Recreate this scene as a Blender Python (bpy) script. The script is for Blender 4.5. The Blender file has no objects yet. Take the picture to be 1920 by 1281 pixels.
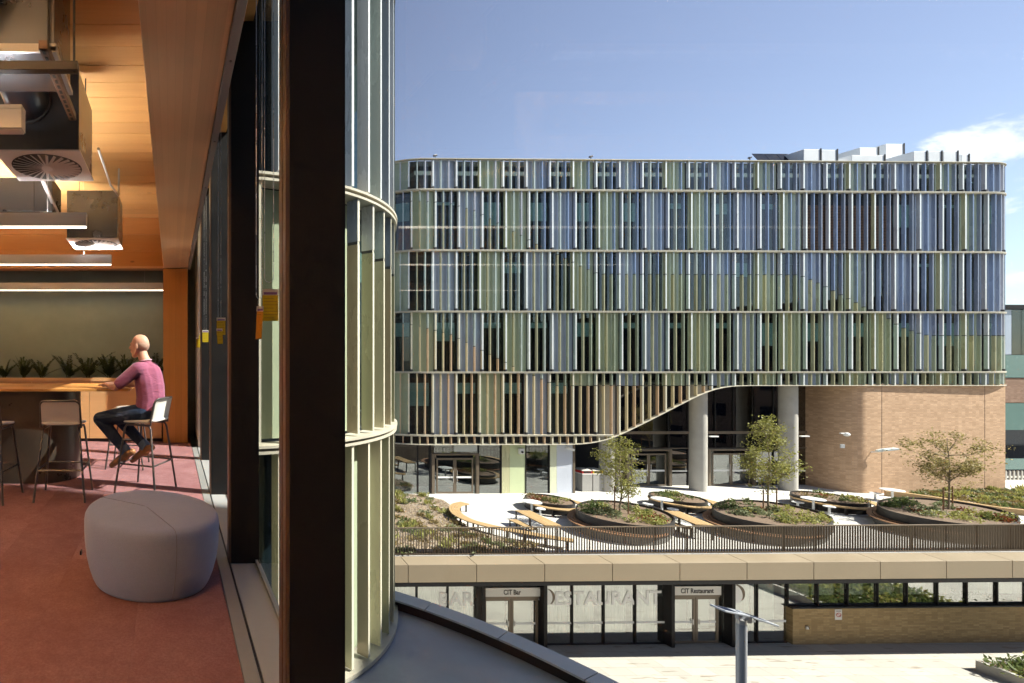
import bpy, math, random
from mathutils import Vector, Matrix
R = math.radians
rnd = random.Random(7)
sc = bpy.context.scene
col = sc.collection

# ---------------------------------------------------------------- camera
EYE = 1.40                       # eye height above the office floor
FPX, VPX, VPY = 950.0, 322.0, 668.0   # focal length and vanishing point of the shift lens (1920 px wide frame)
cam_d = bpy.data.cameras.new('camera')
cam = bpy.data.objects.new('camera', cam_d); col.objects.link(cam)
cam.location = (0, 0, EYE); cam.rotation_euler = (R(90), 0, 0)
cam_d.sensor_fit = 'HORIZONTAL'; cam_d.sensor_width = 36.0
cam_d.lens = FPX / 1920 * 36
cam_d.shift_x = (960 - VPX) / 1920
cam_d.shift_y = (VPY - 640.5) / 1920
cam_d.clip_start = 0.02; cam_d.clip_end = 3000
sc.camera = cam

# ---------------------------------------------------------------- sky and sun
SUN_EL, SUN_AZ = 46.0, 20.0      # azimuth: degrees from +X towards -Y
sun_dir = Vector((math.cos(R(SUN_EL)) * math.cos(R(SUN_AZ)), -math.cos(R(SUN_EL)) * math.sin(R(SUN_AZ)), math.sin(R(SUN_EL))))
world = bpy.data.worlds.new('World'); sc.world = world; world.use_nodes = True
nt = world.node_tree; N = nt.nodes; N.clear()
wout = N.new('ShaderNodeOutputWorld'); bg = N.new('ShaderNodeBackground'); bg.inputs['Strength'].default_value = 0.068
sky = N.new('ShaderNodeTexSky'); sky.sky_type = 'NISHITA'; sky.sun_disc = False
sky.sun_elevation = R(SUN_EL); sky.sun_rotation = R(90 + SUN_AZ)
sky.altitude = 600; sky.air_density = 1.0; sky.dust_density = 0.35; sky.ozone_density = 3.0
# scattered clouds low in the sky, one bank to the right of the building
tc = N.new('ShaderNodeTexCoord')
mp = N.new('ShaderNodeMapping'); mp.inputs['Scale'].default_value = (1.0, 1.0, 2.6); mp.inputs['Location'].default_value = (0.31, 0.12, 0.2)
nz = N.new('ShaderNodeTexNoise'); nz.inputs['Scale'].default_value = 4.2; nz.inputs['Detail'].default_value = 9; nz.inputs['Roughness'].default_value = 0.6; nz.inputs['Distortion'].default_value = 0.35
nt.links.new(tc.outputs['Generated'], mp.inputs['Vector']); nt.links.new(mp.outputs[0], nz.inputs['Vector'])
def vmath(op, a, b=None):
    n = N.new('ShaderNodeVectorMath'); n.operation = op
    nt.links.new(a, n.inputs[0])
    if b is not None: n.inputs[1].default_value = b
    return n
def smath(op, a, b):
    n = N.new('ShaderNodeMath'); n.operation = op; n.use_clamp = False
    for i, q in enumerate((a, b)):
        if isinstance(q, (int, float)): n.inputs[i].default_value = q
        else: nt.links.new(q, n.inputs[i])
    return n.outputs[0]
bank = None
for dx, dy, dz, wdt, amp in ((1.68, 1.0, 0.42, 0.009, 0.195), (1.68, 1.0, 0.125, 0.0035, 0.17), (-0.9, -1.0, 0.3, 0.05, 0.2), (1.2, -0.6, 0.35, 0.05, 0.18), (-1.3, 0.8, 0.4, 0.04, 0.2)):
    d = Vector((dx, dy, dz)).normalized()
    s = vmath('SUBTRACT', tc.outputs['Generated'], (d.x, d.y, d.z))
    s2 = vmath('MULTIPLY', s.outputs[0], (1, 1, 2.2))
    dd = N.new('ShaderNodeVectorMath'); dd.operation = 'DOT_PRODUCT'; nt.links.new(s2.outputs[0], dd.inputs[0]); nt.links.new(s2.outputs[0], dd.inputs[1])
    e = smath('MULTIPLY', smath('EXPONENT', smath('MULTIPLY', dd.outputs['Value'], -1.0 / wdt), 0), amp)
    bank = e if bank is None else smath('ADD', bank, e)
cl = smath('ADD', nz.outputs['Fac'], bank)
cr = N.new('ShaderNodeMapRange'); cr.interpolation_type = 'SMOOTHSTEP'
cr.inputs['From Min'].default_value = 0.655; cr.inputs['From Max'].default_value = 0.72; nt.links.new(cl, cr.inputs['Value'])
mx = N.new('ShaderNodeMix'); mx.data_type = 'RGBA'; nt.links.new(cr.outputs[0], mx.inputs['Factor'])
hs = N.new('ShaderNodeHueSaturation'); hs.inputs['Saturation'].default_value = 0.78; hs.inputs['Hue'].default_value = 0.512; nt.links.new(sky.outputs[0], hs.inputs['Color']); nt.links.new(hs.outputs[0], mx.inputs['A']); mx.inputs['B'].default_value = (7.0, 7.15, 7.5, 1)
nt.links.new(mx.outputs['Result'], bg.inputs['Color']); nt.links.new(bg.outputs[0], wout.inputs['Surface'])

sun_d = bpy.data.lights.new('sun', 'SUN'); sun_d.energy = 5.0; sun_d.angle = R(0.53); sun_d.color = (1.0, 0.94, 0.85)
sun = bpy.data.objects.new('sun', sun_d); col.objects.link(sun)
sun.rotation_euler = (-sun_dir).to_track_quat('-Z', 'Y').to_euler(); sun.location = (30, -10, 40)

sc.render.engine = 'CYCLES'
sc.view_settings.view_transform = 'Standard'; sc.view_settings.look = 'None'
sc.view_settings.exposure = 1.36; sc.view_settings.gamma = 1.0; sc.view_settings.use_curve_mapping = False
cy = sc.cycles
cy.use_denoising = True; cy.max_bounces = 8; cy.diffuse_bounces = 4; cy.glossy_bounces = 5; cy.transmission_bounces = 6; cy.transparent_max_bounces = 24
cy.caustics_reflective = False; cy.caustics_refractive = False; cy.sample_clamp_indirect = 6.0
cy.use_adaptive_sampling = True; cy.adaptive_threshold = 0.02

# ---------------------------------------------------------------- frames of reference
TH = R(1.0)                      # the square outside is turned one degree against the office
CT, ST = math.cos(TH), math.sin(TH)
def W(x, y, z=0.0):              # square frame -> world
    return Vector((x * CT - y * ST, x * ST + y * CT, z))
def fx(px, yp):                  # where the sight line of a picture column meets the plane y = yp of the square
    a = (px - VPX) / FPX; t = yp / (CT - a * ST)
    return a * t * CT + t * ST
def gnd(px, py, z):              # where a sight line meets a level
    t = (EYE - z) * FPX / (py - VPY); a = (px - VPX) / FPX
    X, Y = a * t, t
    return (X * CT + Y * ST, -X * ST + Y * CT)

# ---------------------------------------------------------------- mesh building
class MB:
    def __init__(s): s.v = []; s.f = []; s.m = []
    def quad(s, a, b, c, d, m=0):
        i = len(s.v); s.v += [a, b, c, d]; s.f.append((i, i + 1, i + 2, i + 3)); s.m.append(m)
    def tri(s, a, b, c, m=0):
        i = len(s.v); s.v += [a, b, c]; s.f.append((i, i + 1, i + 2)); s.m.append(m)
    def hexa(s, p, m=0):         # 8 points: bottom ring then top ring, counter-clockwise from above
        i = len(s.v); s.v += [tuple(q) for q in p]
        for f in ((3, 2, 1, 0), (4, 5, 6, 7), (0, 1, 5, 4), (1, 2, 6, 5), (2, 3, 7, 6), (3, 0, 4, 7)):
            s.f.append(tuple(i + k for k in f)); s.m.append(m)
    def box(s, x0, x1, y0, y1, z0, z1, m=0):
        s.hexa(((x0, y0, z0), (x1, y0, z0), (x1, y1, z0), (x0, y1, z0), (x0, y0, z1), (x1, y0, z1), (x1, y1, z1), (x0, y1, z1)), m)
    def beam(s, a, b, w, h, m=0, up=(0, 0, 1)):   # square bar from a to b
        a = Vector(a); b = Vector(b); d = (b - a).normalized(); u = Vector(up)
        if abs(d.dot(u)) > 0.99: u = Vector((1, 0, 0))
        r = d.cross(u).normalized(); u = r.cross(d).normalized()
        q = []
        for e in (a, b):
            q += [e - r * w / 2 - u * h / 2, e + r * w / 2 - u * h / 2, e + r * w / 2 + u * h / 2, e - r * w / 2 + u * h / 2]
        i = len(s.v); s.v += [tuple(p) for p in q]
        for f in ((0, 1, 2, 3), (7, 6, 5, 4), (4, 5, 1, 0), (5, 6, 2, 1), (6, 7, 3, 2), (7, 4, 0, 3)):
            s.f.append(tuple(i + k for k in f)); s.m.append(m)
    def prism(s, poly, z0, z1, m=0):
        n = len(poly); i = len(s.v)
        s.v += [(x, y, z0) for x, y in poly] + [(x, y, z1) for x, y in poly]
        s.f.append(tuple(i + n - 1 - k for k in range(n))); s.m.append(m)
        s.f.append(tuple(i + n + k for k in range(n))); s.m.append(m)
        for k in range(n):
            j = (k + 1) % n
            s.f.append((i + k, i + j, i + n + j, i + n + k)); s.m.append(m)
    def rings(s, rings, caps=True, closed=False, m=0):
        n = len(rings[0]); i = len(s.v)
        for r in rings: s.v += [tuple(p) for p in r]
        k = len(rings)
        for a in range(k if closed else k - 1):
            b = (a + 1) % k
            for j in range(n):
                l = (j + 1) % n
                s.f.append((i + a * n + j, i + a * n + l, i + b * n + l, i + b * n + j)); s.m.append(m)
        if caps and not closed:
            s.f.append(tuple(i + n - 1 - j for j in range(n))); s.m.append(m)
            s.f.append(tuple(i + (k - 1) * n + j for j in range(n))); s.m.append(m)
    def tube(s, pts, r, n=8, m=0, closed=False):
        pts = [Vector(p) for p in pts]; rr = r if isinstance(r, (list, tuple)) else [r] * len(pts)
        rings = []; ref = None
        for k, p in enumerate(pts):
            a = pts[k - 1] if (k or closed) else p; b = pts[(k + 1) % len(pts)] if (k < len(pts) - 1 or closed) else p
            d = (b - a).normalized()
            if ref is None:
                ref = Vector((0, 0, 1)) if abs(d.z) < 0.9 else Vector((1, 0, 0))
            u = (ref - d * ref.dot(d)).normalized(); w = d.cross(u); ref = u
            rings.append([p + (u * math.cos(2 * math.pi * j / n) + w * math.sin(2 * math.pi * j / n)) * rr[k] for j in range(n)])
        s.rings(rings, True, closed, m)
    def lathe(s, prof, c=(0, 0), n=24, m=0):      # prof: (radius, z) from bottom to top
        s.rings([[(c[0] + r * math.cos(2 * math.pi * j / n), c[1] + r * math.sin(2 * math.pi * j / n), z) for j in range(n)] for r, z in prof], True, False, m)
    def sphere(s, c, r, n=12, k=8, m=0):
        rx, ry, rz = r if isinstance(r, (list, tuple)) else (r, r, r)
        s.rings([[(c[0] + rx * math.sin(math.pi * (a + 0.02) / (k + 0.04)) * math.cos(2 * math.pi * j / n), c[1] + ry * math.sin(math.pi * (a + 0.02) / (k + 0.04)) * math.sin(2 * math.pi * j / n), c[2] - rz * math.cos(math.pi * (a + 0.02) / (k + 0.04))) for j in range(n)] for a in range(k + 1)], True, False, m)
    def paint(s, k, mi):            # give face k of the last hexa its own material
        s.m[len(s.m) - 6 + k] = mi
    def mesh(s, name, mats, org=(0, 0, 0), smooth=None):
        me = bpy.data.meshes.new(name)
        me.from_pydata([(x - org[0], y - org[1], z - org[2]) for x, y, z in s.v], [], s.f)
        for q in (mats if isinstance(mats, (list, tuple)) else [mats]): me.materials.append(q)
        if any(s.m): me.polygons.foreach_set('material_index', s.m)
        if smooth is not None:
            me.polygons.foreach_set('use_smooth', [True] * len(me.polygons))
            me.set_sharp_from_angle(angle=R(smooth))
        me.update()
        return me
    def build(s, name, mats, parent=None, org=(0, 0, 0), smooth=None, bevel=0, loc=None, rz=0):
        o = add(name, s.mesh(name, mats, org, smooth), parent)
        if loc is not None: o.location = loc
        if rz: o.rotation_euler.z = rz
        if bevel:
            b = o.modifiers.new('bevel', 'BEVEL'); b.width = bevel; b.segments = 2; b.limit_method = 'ANGLE'; b.angle_limit = R(40)
        return o
def add(name, data, parent=None):
    o = bpy.data.objects.new(name, data); col.objects.link(o)
    if parent is not None: o.parent = parent
    return o
def tag(o, label=None, cat=None, group=None, kind=None):
    if label: o['label'] = label
    if cat: o['category'] = cat
    if group: o['group'] = group
    if kind: o['kind'] = kind
    return o
def thing(name, label, cat, loc=(0, 0, 0), rz=0, group=None):
    o = add(name, None); o.location = loc; o.rotation_euler.z = rz; o.empty_display_size = 0.2
    return tag(o, label, cat, group)
def copy_tree(o, parent=None):
    c = o.copy(); col.objects.link(c); c.parent = parent
    for ch in list(o.children): copy_tree(ch, c)
    return c
def bx(name, mats, parent, x0, x1, y0, y1, z0, z1, bevel=0, org=(0, 0, 0)):
    m = MB(); m.box(x0, x1, y0, y1, z0, z1); return m.build(name, mats, parent, org=org, bevel=bevel)

# ---------------------------------------------------------------- materials
def srgb(r, g, b):
    return tuple(((c / 255) / 12.92 if c / 255 <= 0.04045 else ((c / 255 + 0.055) / 1.055) ** 2.4) for c in (r, g, b))
def nodes(name):
    m = bpy.data.materials.new(name); m.use_nodes = True
    t = m.node_tree; t.nodes.clear()
    o = t.nodes.new('ShaderNodeOutputMaterial')
    return m, t, o
def mixc(t, fac, a, b, mode='MIX'):
    n = t.nodes.new('ShaderNodeMix'); n.data_type = 'RGBA'; n.blend_type = mode
    for s_, v in (('Factor', fac), ('A', a), ('B', b)):
        if isinstance(v, (int, float)): n.inputs[s_].default_value = v
        elif isinstance(v, tuple): n.inputs[s_].default_value = (*v[:3], 1)
        else: t.links.new(v, n.inputs[s_])
    return n.outputs['Result']
def noise(t, scale, detail=4, rough=0.5, vec=None, dist=0.0):
    n = t.nodes.new('ShaderNodeTexNoise'); n.inputs['Scale'].default_value = scale; n.inputs['Detail'].default_value = detail
    n.inputs['Roughness'].default_value = rough; n.inputs['Distortion'].default_value = dist
    if vec is not None: t.links.new(vec, n.inputs['Vector'])
    return n.outputs['Fac']
def coords(t, scale=(1, 1, 1), shift=False, space='Object'):
    c = t.nodes.new('ShaderNodeTexCoord'); v = c.outputs[space]
    mp = t.nodes.new('ShaderNodeMapping'); mp.inputs['Scale'].default_value = scale
    t.links.new(v, mp.inputs['Vector'])
    if shift:
        oi = t.nodes.new('ShaderNodeObjectInfo'); mu = t.nodes.new('ShaderNodeMath'); mu.operation = 'MULTIPLY'; mu.inputs[1].default_value = 57.0
        t.links.new(oi.outputs['Random'], mu.inputs[0]); cx = t.nodes.new('ShaderNodeCombineXYZ')
        for k in range(3): t.links.new(mu.outputs[0], cx.inputs[k])
        t.links.new(cx.outputs[0], mp.inputs['Location'])
    return mp.outputs[0]
def rng(t, v, a, b, c=0.0, d=1.0, smooth=False):
    n = t.nodes.new('ShaderNodeMapRange'); t.links.new(v, n.inputs['Value'])
    if smooth: n.interpolation_type = 'SMOOTHSTEP'
    for k, q in zip(('From Min', 'From Max', 'To Min', 'To Max'), (a, b, c, d)): n.inputs[k].default_value = q
    return n.outputs[0]
def bump(t, h, strength=0.3, dist=0.01):
    n = t.nodes.new('ShaderNodeBump'); n.inputs['Strength'].default_value = strength; n.inputs['Distance'].default_value = dist
    t.links.new(h, n.inputs['Height']); return n.outputs[0]
def pbsdf(t, o, color, rough, metal=0.0, spec=0.5, normal=None, **kw):
    b = t.nodes.new('ShaderNodeBsdfPrincipled')
    for s_, v in (('Base Color', color), ('Roughness', rough), ('Metallic', metal), ('Specular IOR Level', spec)):
        if isinstance(v, (int, float)): b.inputs[s_].default_value = v
        elif isinstance(v, tuple): b.inputs[s_].default_value = (*v[:3], 1)
        else: t.links.new(v, b.inputs[s_])
    for k, v in kw.items(): b.inputs[k.replace('_', ' ')].default_value = v
    if normal is not None: t.links.new(normal, b.inputs['Normal'])
    t.links.new(b.outputs[0], o.inputs['Surface']); return b
def surf(name, c, rough=0.6, var=0.12, scale=3.0, metal=0.0, spec=0.5, bmp=0.0, bscale=60.0, shift=True, rvar=0.1, stretch=(1, 1, 1), rand=0.0):
    m, t, o = nodes(name); v = coords(t, stretch, shift)
    a = noise(t, scale, 6, 0.6, v); a2 = noise(t, scale * 9, 3, 0.5, v)
    lo = tuple(x * (1 - var) for x in c); hi = tuple(min(1, x * (1 + var)) for x in c)
    cc = mixc(t, rng(t, a, 0.3, 0.7), lo, hi); cc = mixc(t, rng(t, a2, 0.3, 0.7, 0, 0.35), cc, tuple(x * (1 - var * 0.8) for x in c))
    if rand:
        oi = t.nodes.new('ShaderNodeObjectInfo'); cc = mixc(t, rng(t, oi.outputs['Random'], 0, 1, 0, rand), cc, (0, 0, 0))
    nrm = bump(t, noise(t, bscale, 4, 0.6, v), bmp, 0.01) if bmp else None
    pbsdf(t, o, cc, rng(t, a, 0.3, 0.7, max(0.02, rough - rvar), min(1, rough + rvar)), metal, spec, nrm)
    return m
def wood(name, c1, c2, axis='x', rough=0.5, knots=True, grain=34.0, lamella=0.0, cross='y', bands=0.0):
    m, t, o = nodes(name)
    st = {'x': (0.07, 1, 1), 'y': (1, 0.07, 1), 'z': (1, 1, 0.07)}[axis]
    v = coords(t, st, True); v0 = coords(t, (1, 1, 1), True)
    g = noise(t, grain, 5, 0.65, v, 0.6); g2 = noise(t, 3.2, 3, 0.5, v, 0.4); g3 = noise(t, grain * 5, 2, 0.5, v)
    cc = mixc(t, rng(t, g, 0.25, 0.75), c1, c2)
    cc = mixc(t, rng(t, g2, 0.35, 0.7, 0, 0.45), cc, tuple(x * 0.72 for x in c1))
    if lamella:
        sx = t.nodes.new('ShaderNodeSeparateXYZ'); tcn = t.nodes.new('ShaderNodeTexCoord'); t.links.new(tcn.outputs['Object'], sx.inputs[0])
        q = t.nodes.new('ShaderNodeMath'); q.operation = 'DIVIDE'; q.inputs[1].default_value = lamella; t.links.new(sx.outputs[cross.upper()], q.inputs[0])
        fl = t.nodes.new('ShaderNodeMath'); fl.operation = 'FLOOR'; t.links.new(q.outputs[0], fl.inputs[0])
        wn = t.nodes.new('ShaderNodeTexWhiteNoise'); wn.noise_dimensions = '1D'; t.links.new(fl.outputs[0], wn.inputs['W'])
        cc = mixc(t, rng(t, wn.outputs['Value'], 0, 1, 0, bands), cc, tuple(x * 0.45 for x in c1))
        fr = t.nodes.new('ShaderNodeMath'); fr.operation = 'FRACT'; t.links.new(q.outputs[0], fr.inputs[0])
        cc = mixc(t, rng(t, fr.outputs[0], 0.0, 0.05, 0.35, 0.0), cc, tuple(x * 0.3 for x in c1))
    if knots:
        vo = t.nodes.new('ShaderNodeTexVoronoi'); vo.inputs['Scale'].default_value = 3.6; vo.inputs['Randomness'].default_value = 1.0
        ks = {'x': (0.55, 1.3, 1.3), 'y': (1.3, 0.55, 1.3), 'z': (1.3, 1.3, 0.55)}[axis]
        t.links.new(coords(t, ks, True), vo.inputs['Vector'])
        cc = mixc(t, rng(t, vo.outputs['Distance'], 0.03, 0.10, 0.85, 0.0, True), cc, tuple(x * 0.22 for x in c1))
    oi = t.nodes.new('ShaderNodeObjectInfo'); cc = mixc(t, rng(t, oi.outputs['Random'], 0, 1, 0, 0.28), cc, tuple(x * 0.55 for x in c1))
    pbsdf(t, o, cc, rng(t, g, 0.3, 0.7, rough - 0.1, rough + 0.1), 0, 0.4, bump(t, g3, 0.12, 0.004))
    return m
def glass(name, tint=(0.93, 0.97, 0.95), f0=0.04, rough=0.0, refl=(1, 1, 1), coat=1.0):
    m, t, o = nodes(name)
    ge = t.nodes.new('ShaderNodeNewGeometry'); dp = t.nodes.new('ShaderNodeVectorMath'); dp.operation = 'DOT_PRODUCT'
    t.links.new(ge.outputs['Incoming'], dp.inputs[0]); t.links.new(ge.outputs['Normal'], dp.inputs[1])
    def mth(op, a, b=0.0):
        n = t.nodes.new('ShaderNodeMath'); n.operation = op
        for i, q in enumerate((a, b)):
            if isinstance(q, (int, float)): n.inputs[i].default_value = q
            else: t.links.new(q, n.inputs[i])
        return n.outputs[0]
    c = mth('ABSOLUTE', dp.outputs['Value']); k = mth('POWER', mth('SUBTRACT', 1.0, c), 5.0)
    F = mth('MULTIPLY', mth('ADD', mth('MULTIPLY', k, 1 - f0), f0), coat)
    tr = t.nodes.new('ShaderNodeBsdfTransparent'); tr.inputs[0].default_value = (*tint, 1)
    gl = t.nodes.new('ShaderNodeBsdfGlossy'); gl.inputs['Roughness'].default_value = rough; gl.inputs['Color'].default_value = (*refl, 1)
    mxs = t.nodes.new('ShaderNodeMixShader'); t.links.new(F, mxs.inputs[0]); t.links.new(tr.outputs[0], mxs.inputs[1]); t.links.new(gl.outputs[0], mxs.inputs[2])
    t.links.new(mxs.outputs[0], o.inputs['Surface']); return m
def emit(name, c, s):
    m, t, o = nodes(name); e = t.nodes.new('ShaderNodeEmission'); e.inputs[0].default_value = (*c, 1); e.inputs[1].default_value = s
    t.links.new(e.outputs[0], o.inputs['Surface']); return m
def leafmat(name, c, var=0.5, trans=0.35):
    m, t, o = nodes(name); v = coords(t, (1, 1, 1), True)
    a = noise(t, 5.0, 3, 0.6, v); a2 = noise(t, 60.0, 2, 0.5, v)
    cc = mixc(t, rng(t, a, 0.3, 0.7), tuple(x * (1 - var) for x in c), tuple(x * (1 + var) for x in c))
    cc = mixc(t, rng(t, a2, 0.35, 0.65, 0, 0.5), cc, (c[0] * 1.5, c[1] * 1.15, c[2] * 0.7))
    b = t.nodes.new('ShaderNodeBsdfPrincipled'); t.links.new(cc, b.inputs['Base Color']); b.inputs['Roughness'].default_value = 0.55; b.inputs['Specular IOR Level'].default_value = 0.3
    tl = t.nodes.new('ShaderNodeBsdfTranslucent'); t.links.new(cc, tl.inputs['Color'])
    ms = t.nodes.new('ShaderNodeMixShader'); ms.inputs[0].default_value = trans
    t.links.new(b.outputs[0], ms.inputs[1]); t.links.new(tl.outputs[0], ms.inputs[2]); t.links.new(ms.outputs[0], o.inputs['Surface']); return m
def brickmat(name, c1, c2, mortar, course=0.086, length=0.24, horiz='x', bmp=0.6, mort=0.012):
    # running bond; u along the wall (horiz), v = z
    m, t, o = nodes(name)
    tcn = t.nodes.new('ShaderNodeTexCoord'); sp = t.nodes.new('ShaderNodeSeparateXYZ'); t.links.new(tcn.outputs['Object'], sp.inputs[0])
    cb = t.nodes.new('ShaderNodeCombineXYZ')
    if horiz == 'uv':
        uv = t.nodes.new('ShaderNodeSeparateXYZ'); t.links.new(tcn.outputs['UV'], uv.inputs[0]); t.links.new(uv.outputs['X'], cb.inputs[0]); t.links.new(uv.outputs['Y'], cb.inputs[1])
    else:
        t.links.new(sp.outputs[horiz.upper()], cb.inputs[0]); t.links.new(sp.outputs['Z'], cb.inputs[1])
    br = t.nodes.new('ShaderNodeTexBrick'); br.inputs['Scale'].default_value = 1.0; br.inputs['Brick Width'].default_value = length; br.inputs['Row Height'].default_value = course
    br.inputs['Mortar Size'].default_value = mort; br.inputs['Mortar Smooth'].default_value = 0.2; br.inputs['Bias'].default_value = 0.0
    br.inputs['Color1'].default_value = (*c1, 1); br.inputs['Color2'].default_value = (*c2, 1); br.inputs['Mortar'].default_value = (*mortar, 1)
    t.links.new(cb.outputs[0], br.inputs['Vector'])
    a = noise(t, 0.9, 5, 0.6, tcn.outputs['Object']); cc = mixc(t, rng(t, a, 0.35, 0.7, 0, 0.3), br.outputs['Color'], tuple(x * 0.7 for x in c1))
    sn = t.nodes.new('ShaderNodeVectorMath'); sn.operation = 'SNAP'; sn.inputs[1].default_value = (length, course, 1); t.links.new(cb.outputs[0], sn.inputs[0])
    wn = t.nodes.new('ShaderNodeTexWhiteNoise'); wn.noise_dimensions = '2D'; t.links.new(sn.outputs[0], wn.inputs['Vector'])
    sn2 = t.nodes.new('ShaderNodeVectorMath'); sn2.operation = 'SNAP'; sn2.inputs[1].default_value = (1000.0, course, 1); t.links.new(cb.outputs[0], sn2.inputs[0])
    wn2 = t.nodes.new('ShaderNodeTexWhiteNoise'); wn2.noise_dimensions = '2D'; t.links.new(sn2.outputs[0], wn2.inputs['Vector'])
    cc = mixc(t, rng(t, wn.outputs['Value'], 0, 1, 0, 0.70), cc, tuple(x * 0.6 for x in c1)); cc = mixc(t, rng(t, wn2.outputs['Value'], 0.3, 1, 0, 0.22), cc, tuple(x * 0.55 for x in c1))
    b2 = noise(t, 45, 3, 0.6, tcn.outputs['Object']); cc = mixc(t, rng(t, b2, 0.35, 0.65, 0, 0.2), cc, tuple(x * 0.6 for x in c2))
    pbsdf(t, o, cc, 0.85, 0, 0.2, bump(t, br.outputs['Fac'], -bmp, 0.012))
    return m

M = {}
M['carpet'] = None
def carpetmat():
    m, t, o = nodes('carpet'); v = coords(t, (1, 1, 1), True); tcn = t.nodes.new('ShaderNodeTexCoord')
    a = noise(t, 2.2, 6, 0.65, v, 0.3); b = noise(t, 14, 5, 0.7, v); c = noise(t, 420, 2, 0.6, v); c2 = noise(t, 75, 4, 0.7, v)
    cc = mixc(t, rng(t, a, 0.32, 0.68), (0.25, 0.118, 0.125), (0.385, 0.22, 0.235))
    cc = mixc(t, rng(t, b, 0.4, 0.7, 0, 0.35), cc, (0.165, 0.075, 0.073))
    cc = mixc(t, rng(t, c2, 0.38, 0.62, 0, 0.42), cc, (0.13, 0.05, 0.05))
    oi = t.nodes.new('ShaderNodeObjectInfo'); cc = mixc(t, rng(t, oi.outputs['Random'], 0, 1, 0, 0.30), cc, (0.15, 0.068, 0.066))
    cc = mixc(t, rng(t, c, 0.35, 0.65, 0, 0.4), cc, (0.135, 0.06, 0.058))
    pbsdf(t, o, cc, 0.95, 0, 0.1, bump(t, c, 0.5, 0.004)); return m
M['carpet'] = carpetmat()
M['clt'] = wood('ceiling_timber', (0.60, 0.315, 0.095), (0.70, 0.40, 0.15), 'x', 0.5)
M['glulam'] = wood('glulam_timber', (0.84, 0.60, 0.32), (0.89, 0.68, 0.41), 'y', 0.5, True, 30, 0.042, 'x', 0.30)
M['cross'] = wood('cross_beam_timber', (0.42, 0.17, 0.035), (0.50, 0.215, 0.055), 'x', 0.5)
M['post'] = wood('post_timber', (0.55, 0.235, 0.05), (0.62, 0.29, 0.08), 'z', 0.5, True, 30, 0.10, 'x', 0.3)
M['joinery'] = wood('joinery_veneer', (0.58, 0.33, 0.15), (0.62, 0.37, 0.18), 'x', 0.45, False)
M['tabletop'] = wood('table_timber', (0.52, 0.23, 0.06), (0.60, 0.30, 0.09), 'x', 0.35, False)
M['green'] = surf('green_plaster', (0.20, 0.24, 0.195), 0.55, 0.16, 0.9, bmp=0.05)
M['plaster'] = surf('white_plaster', (0.62, 0.60, 0.56), 0.7, 0.04, 2)
M['bronze'] = surf('dark_bronze_metal', (0.012, 0.0115, 0.012), 0.5, 0.12, 6, 0.0, 0.2)
M['copperedge'] = surf('copper_bronze_metal', (0.13, 0.075, 0.05), 0.4, 0.1, 5, 0.3, 0.5)
M['trimgrey'] = surf('grey_aluminium', (0.26, 0.265, 0.26), 0.45, 0.08, 5, 0.2, 0.5)
M['sill'] = surf('sill_aluminium', (0.34, 0.35, 0.35), 0.4, 0.06, 3, 0.1, 0.5)
M['black'] = surf('black_rubber', (0.012, 0.012, 0.012), 0.6, 0.1)
M['glass'] = glass('clear_glass', (0.96, 0.98, 0.97), 0.012, coat=0.5)
M['galv'] = surf('galvanised_steel', (0.13, 0.135, 0.145), 0.28, 0.04, 1.2, 0.9, 0.5, rvar=0.04)
M['white'] = surf('white_paint', (0.76, 0.75, 0.72), 0.45, 0.03, 4)
M['alu'] = surf('anodised_aluminium', (0.58, 0.56, 0.54), 0.38, 0.05, 4, 0.5)
M['darksteel'] = surf('dark_steel', (0.05, 0.045, 0.042), 0.4, 0.15, 5, 0.4)
M['lampglow'] = emit('lamp_diffuser', (1.0, 0.86, 0.70), 2.6)
M['fillup'] = emit('added_uplight', (0.98, 0.97, 0.98), 150.0)  # uplights added to the pendants to fill the room with light
M['fillup_dim'] = emit('added_uplight_dimmed', (0.98, 0.97, 0.98), 72.0)
M['fillup_full'] = emit('added_uplight_full', (0.97, 0.97, 1.0), 300.0)
M['concrete'] = surf('concrete', (0.40, 0.38, 0.34), 0.8, 0.12, 1.4, bmp=0.15, bscale=40)
# ================================================================ the office room
CEIL, BEAM_Z = 3.65, 2.82
XG = 0.585                       # glass line of the window wall
Y_POST, Y_BACK = 8.20, 8.75
fl = tag(bx('floor', M['carpet'], None, -7.0, 0.31, -4.0, Y_BACK, -0.30, -0.006), kind='structure')
tile = MB(); tile.box(-0.2496, 0.2496, -0.4996, 0.4996, -0.006, 0.0); tile_me = tile.mesh('carpet_tile', M['carpet'])
for i in range(10):
    for j in range(-1, 9):
        yc = j + 0.5 + (0.5 if i % 2 else 0.0)
        if yc + 0.5 > Y_BACK: continue
        o = add('carpet_tile', tile_me, fl); o.location = (0.31 - 0.25 - 0.5 * i, yc, 0)
        o.rotation_euler.z = R(180) if (i * 7 + j * 3) % 2 else 0
ce = tag(bx('ceiling', M['clt'], None, -7.0, 0.55, -4.0, Y_BACK + 0.3, CEIL + 0.012, CEIL + 0.25), kind='structure')
brd = MB(); brd.box(-3.43, 3.43, -0.1172, 0.1172, -0.011, 0.011); brd_me = brd.mesh('board', M['clt'])
for k in range(52):
    yb = -3.9 + 0.24 * k
    if yb > Y_POST: break
    o = add('board', brd_me, ce); o.location = (-3.57, yb, CEIL + rnd.uniform(-0.0015, 0.0015))
tag(bx('back_wall', M['green'], None, -7.0, 0.60, Y_BACK, Y_BACK + 0.15, -0.3, CEIL), kind='structure')
tag(bx('left_wall', M['plaster'], None, -7.15, -7.0, 4.0, Y_BACK + 0.15, -0.3, CEIL), kind='structure')
rw = tag(bx('return_wall', M['plaster'], None, 0.405, 0.60, 7.78, Y_BACK - 0.002, -0.05, CEIL), kind='structure')
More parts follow.
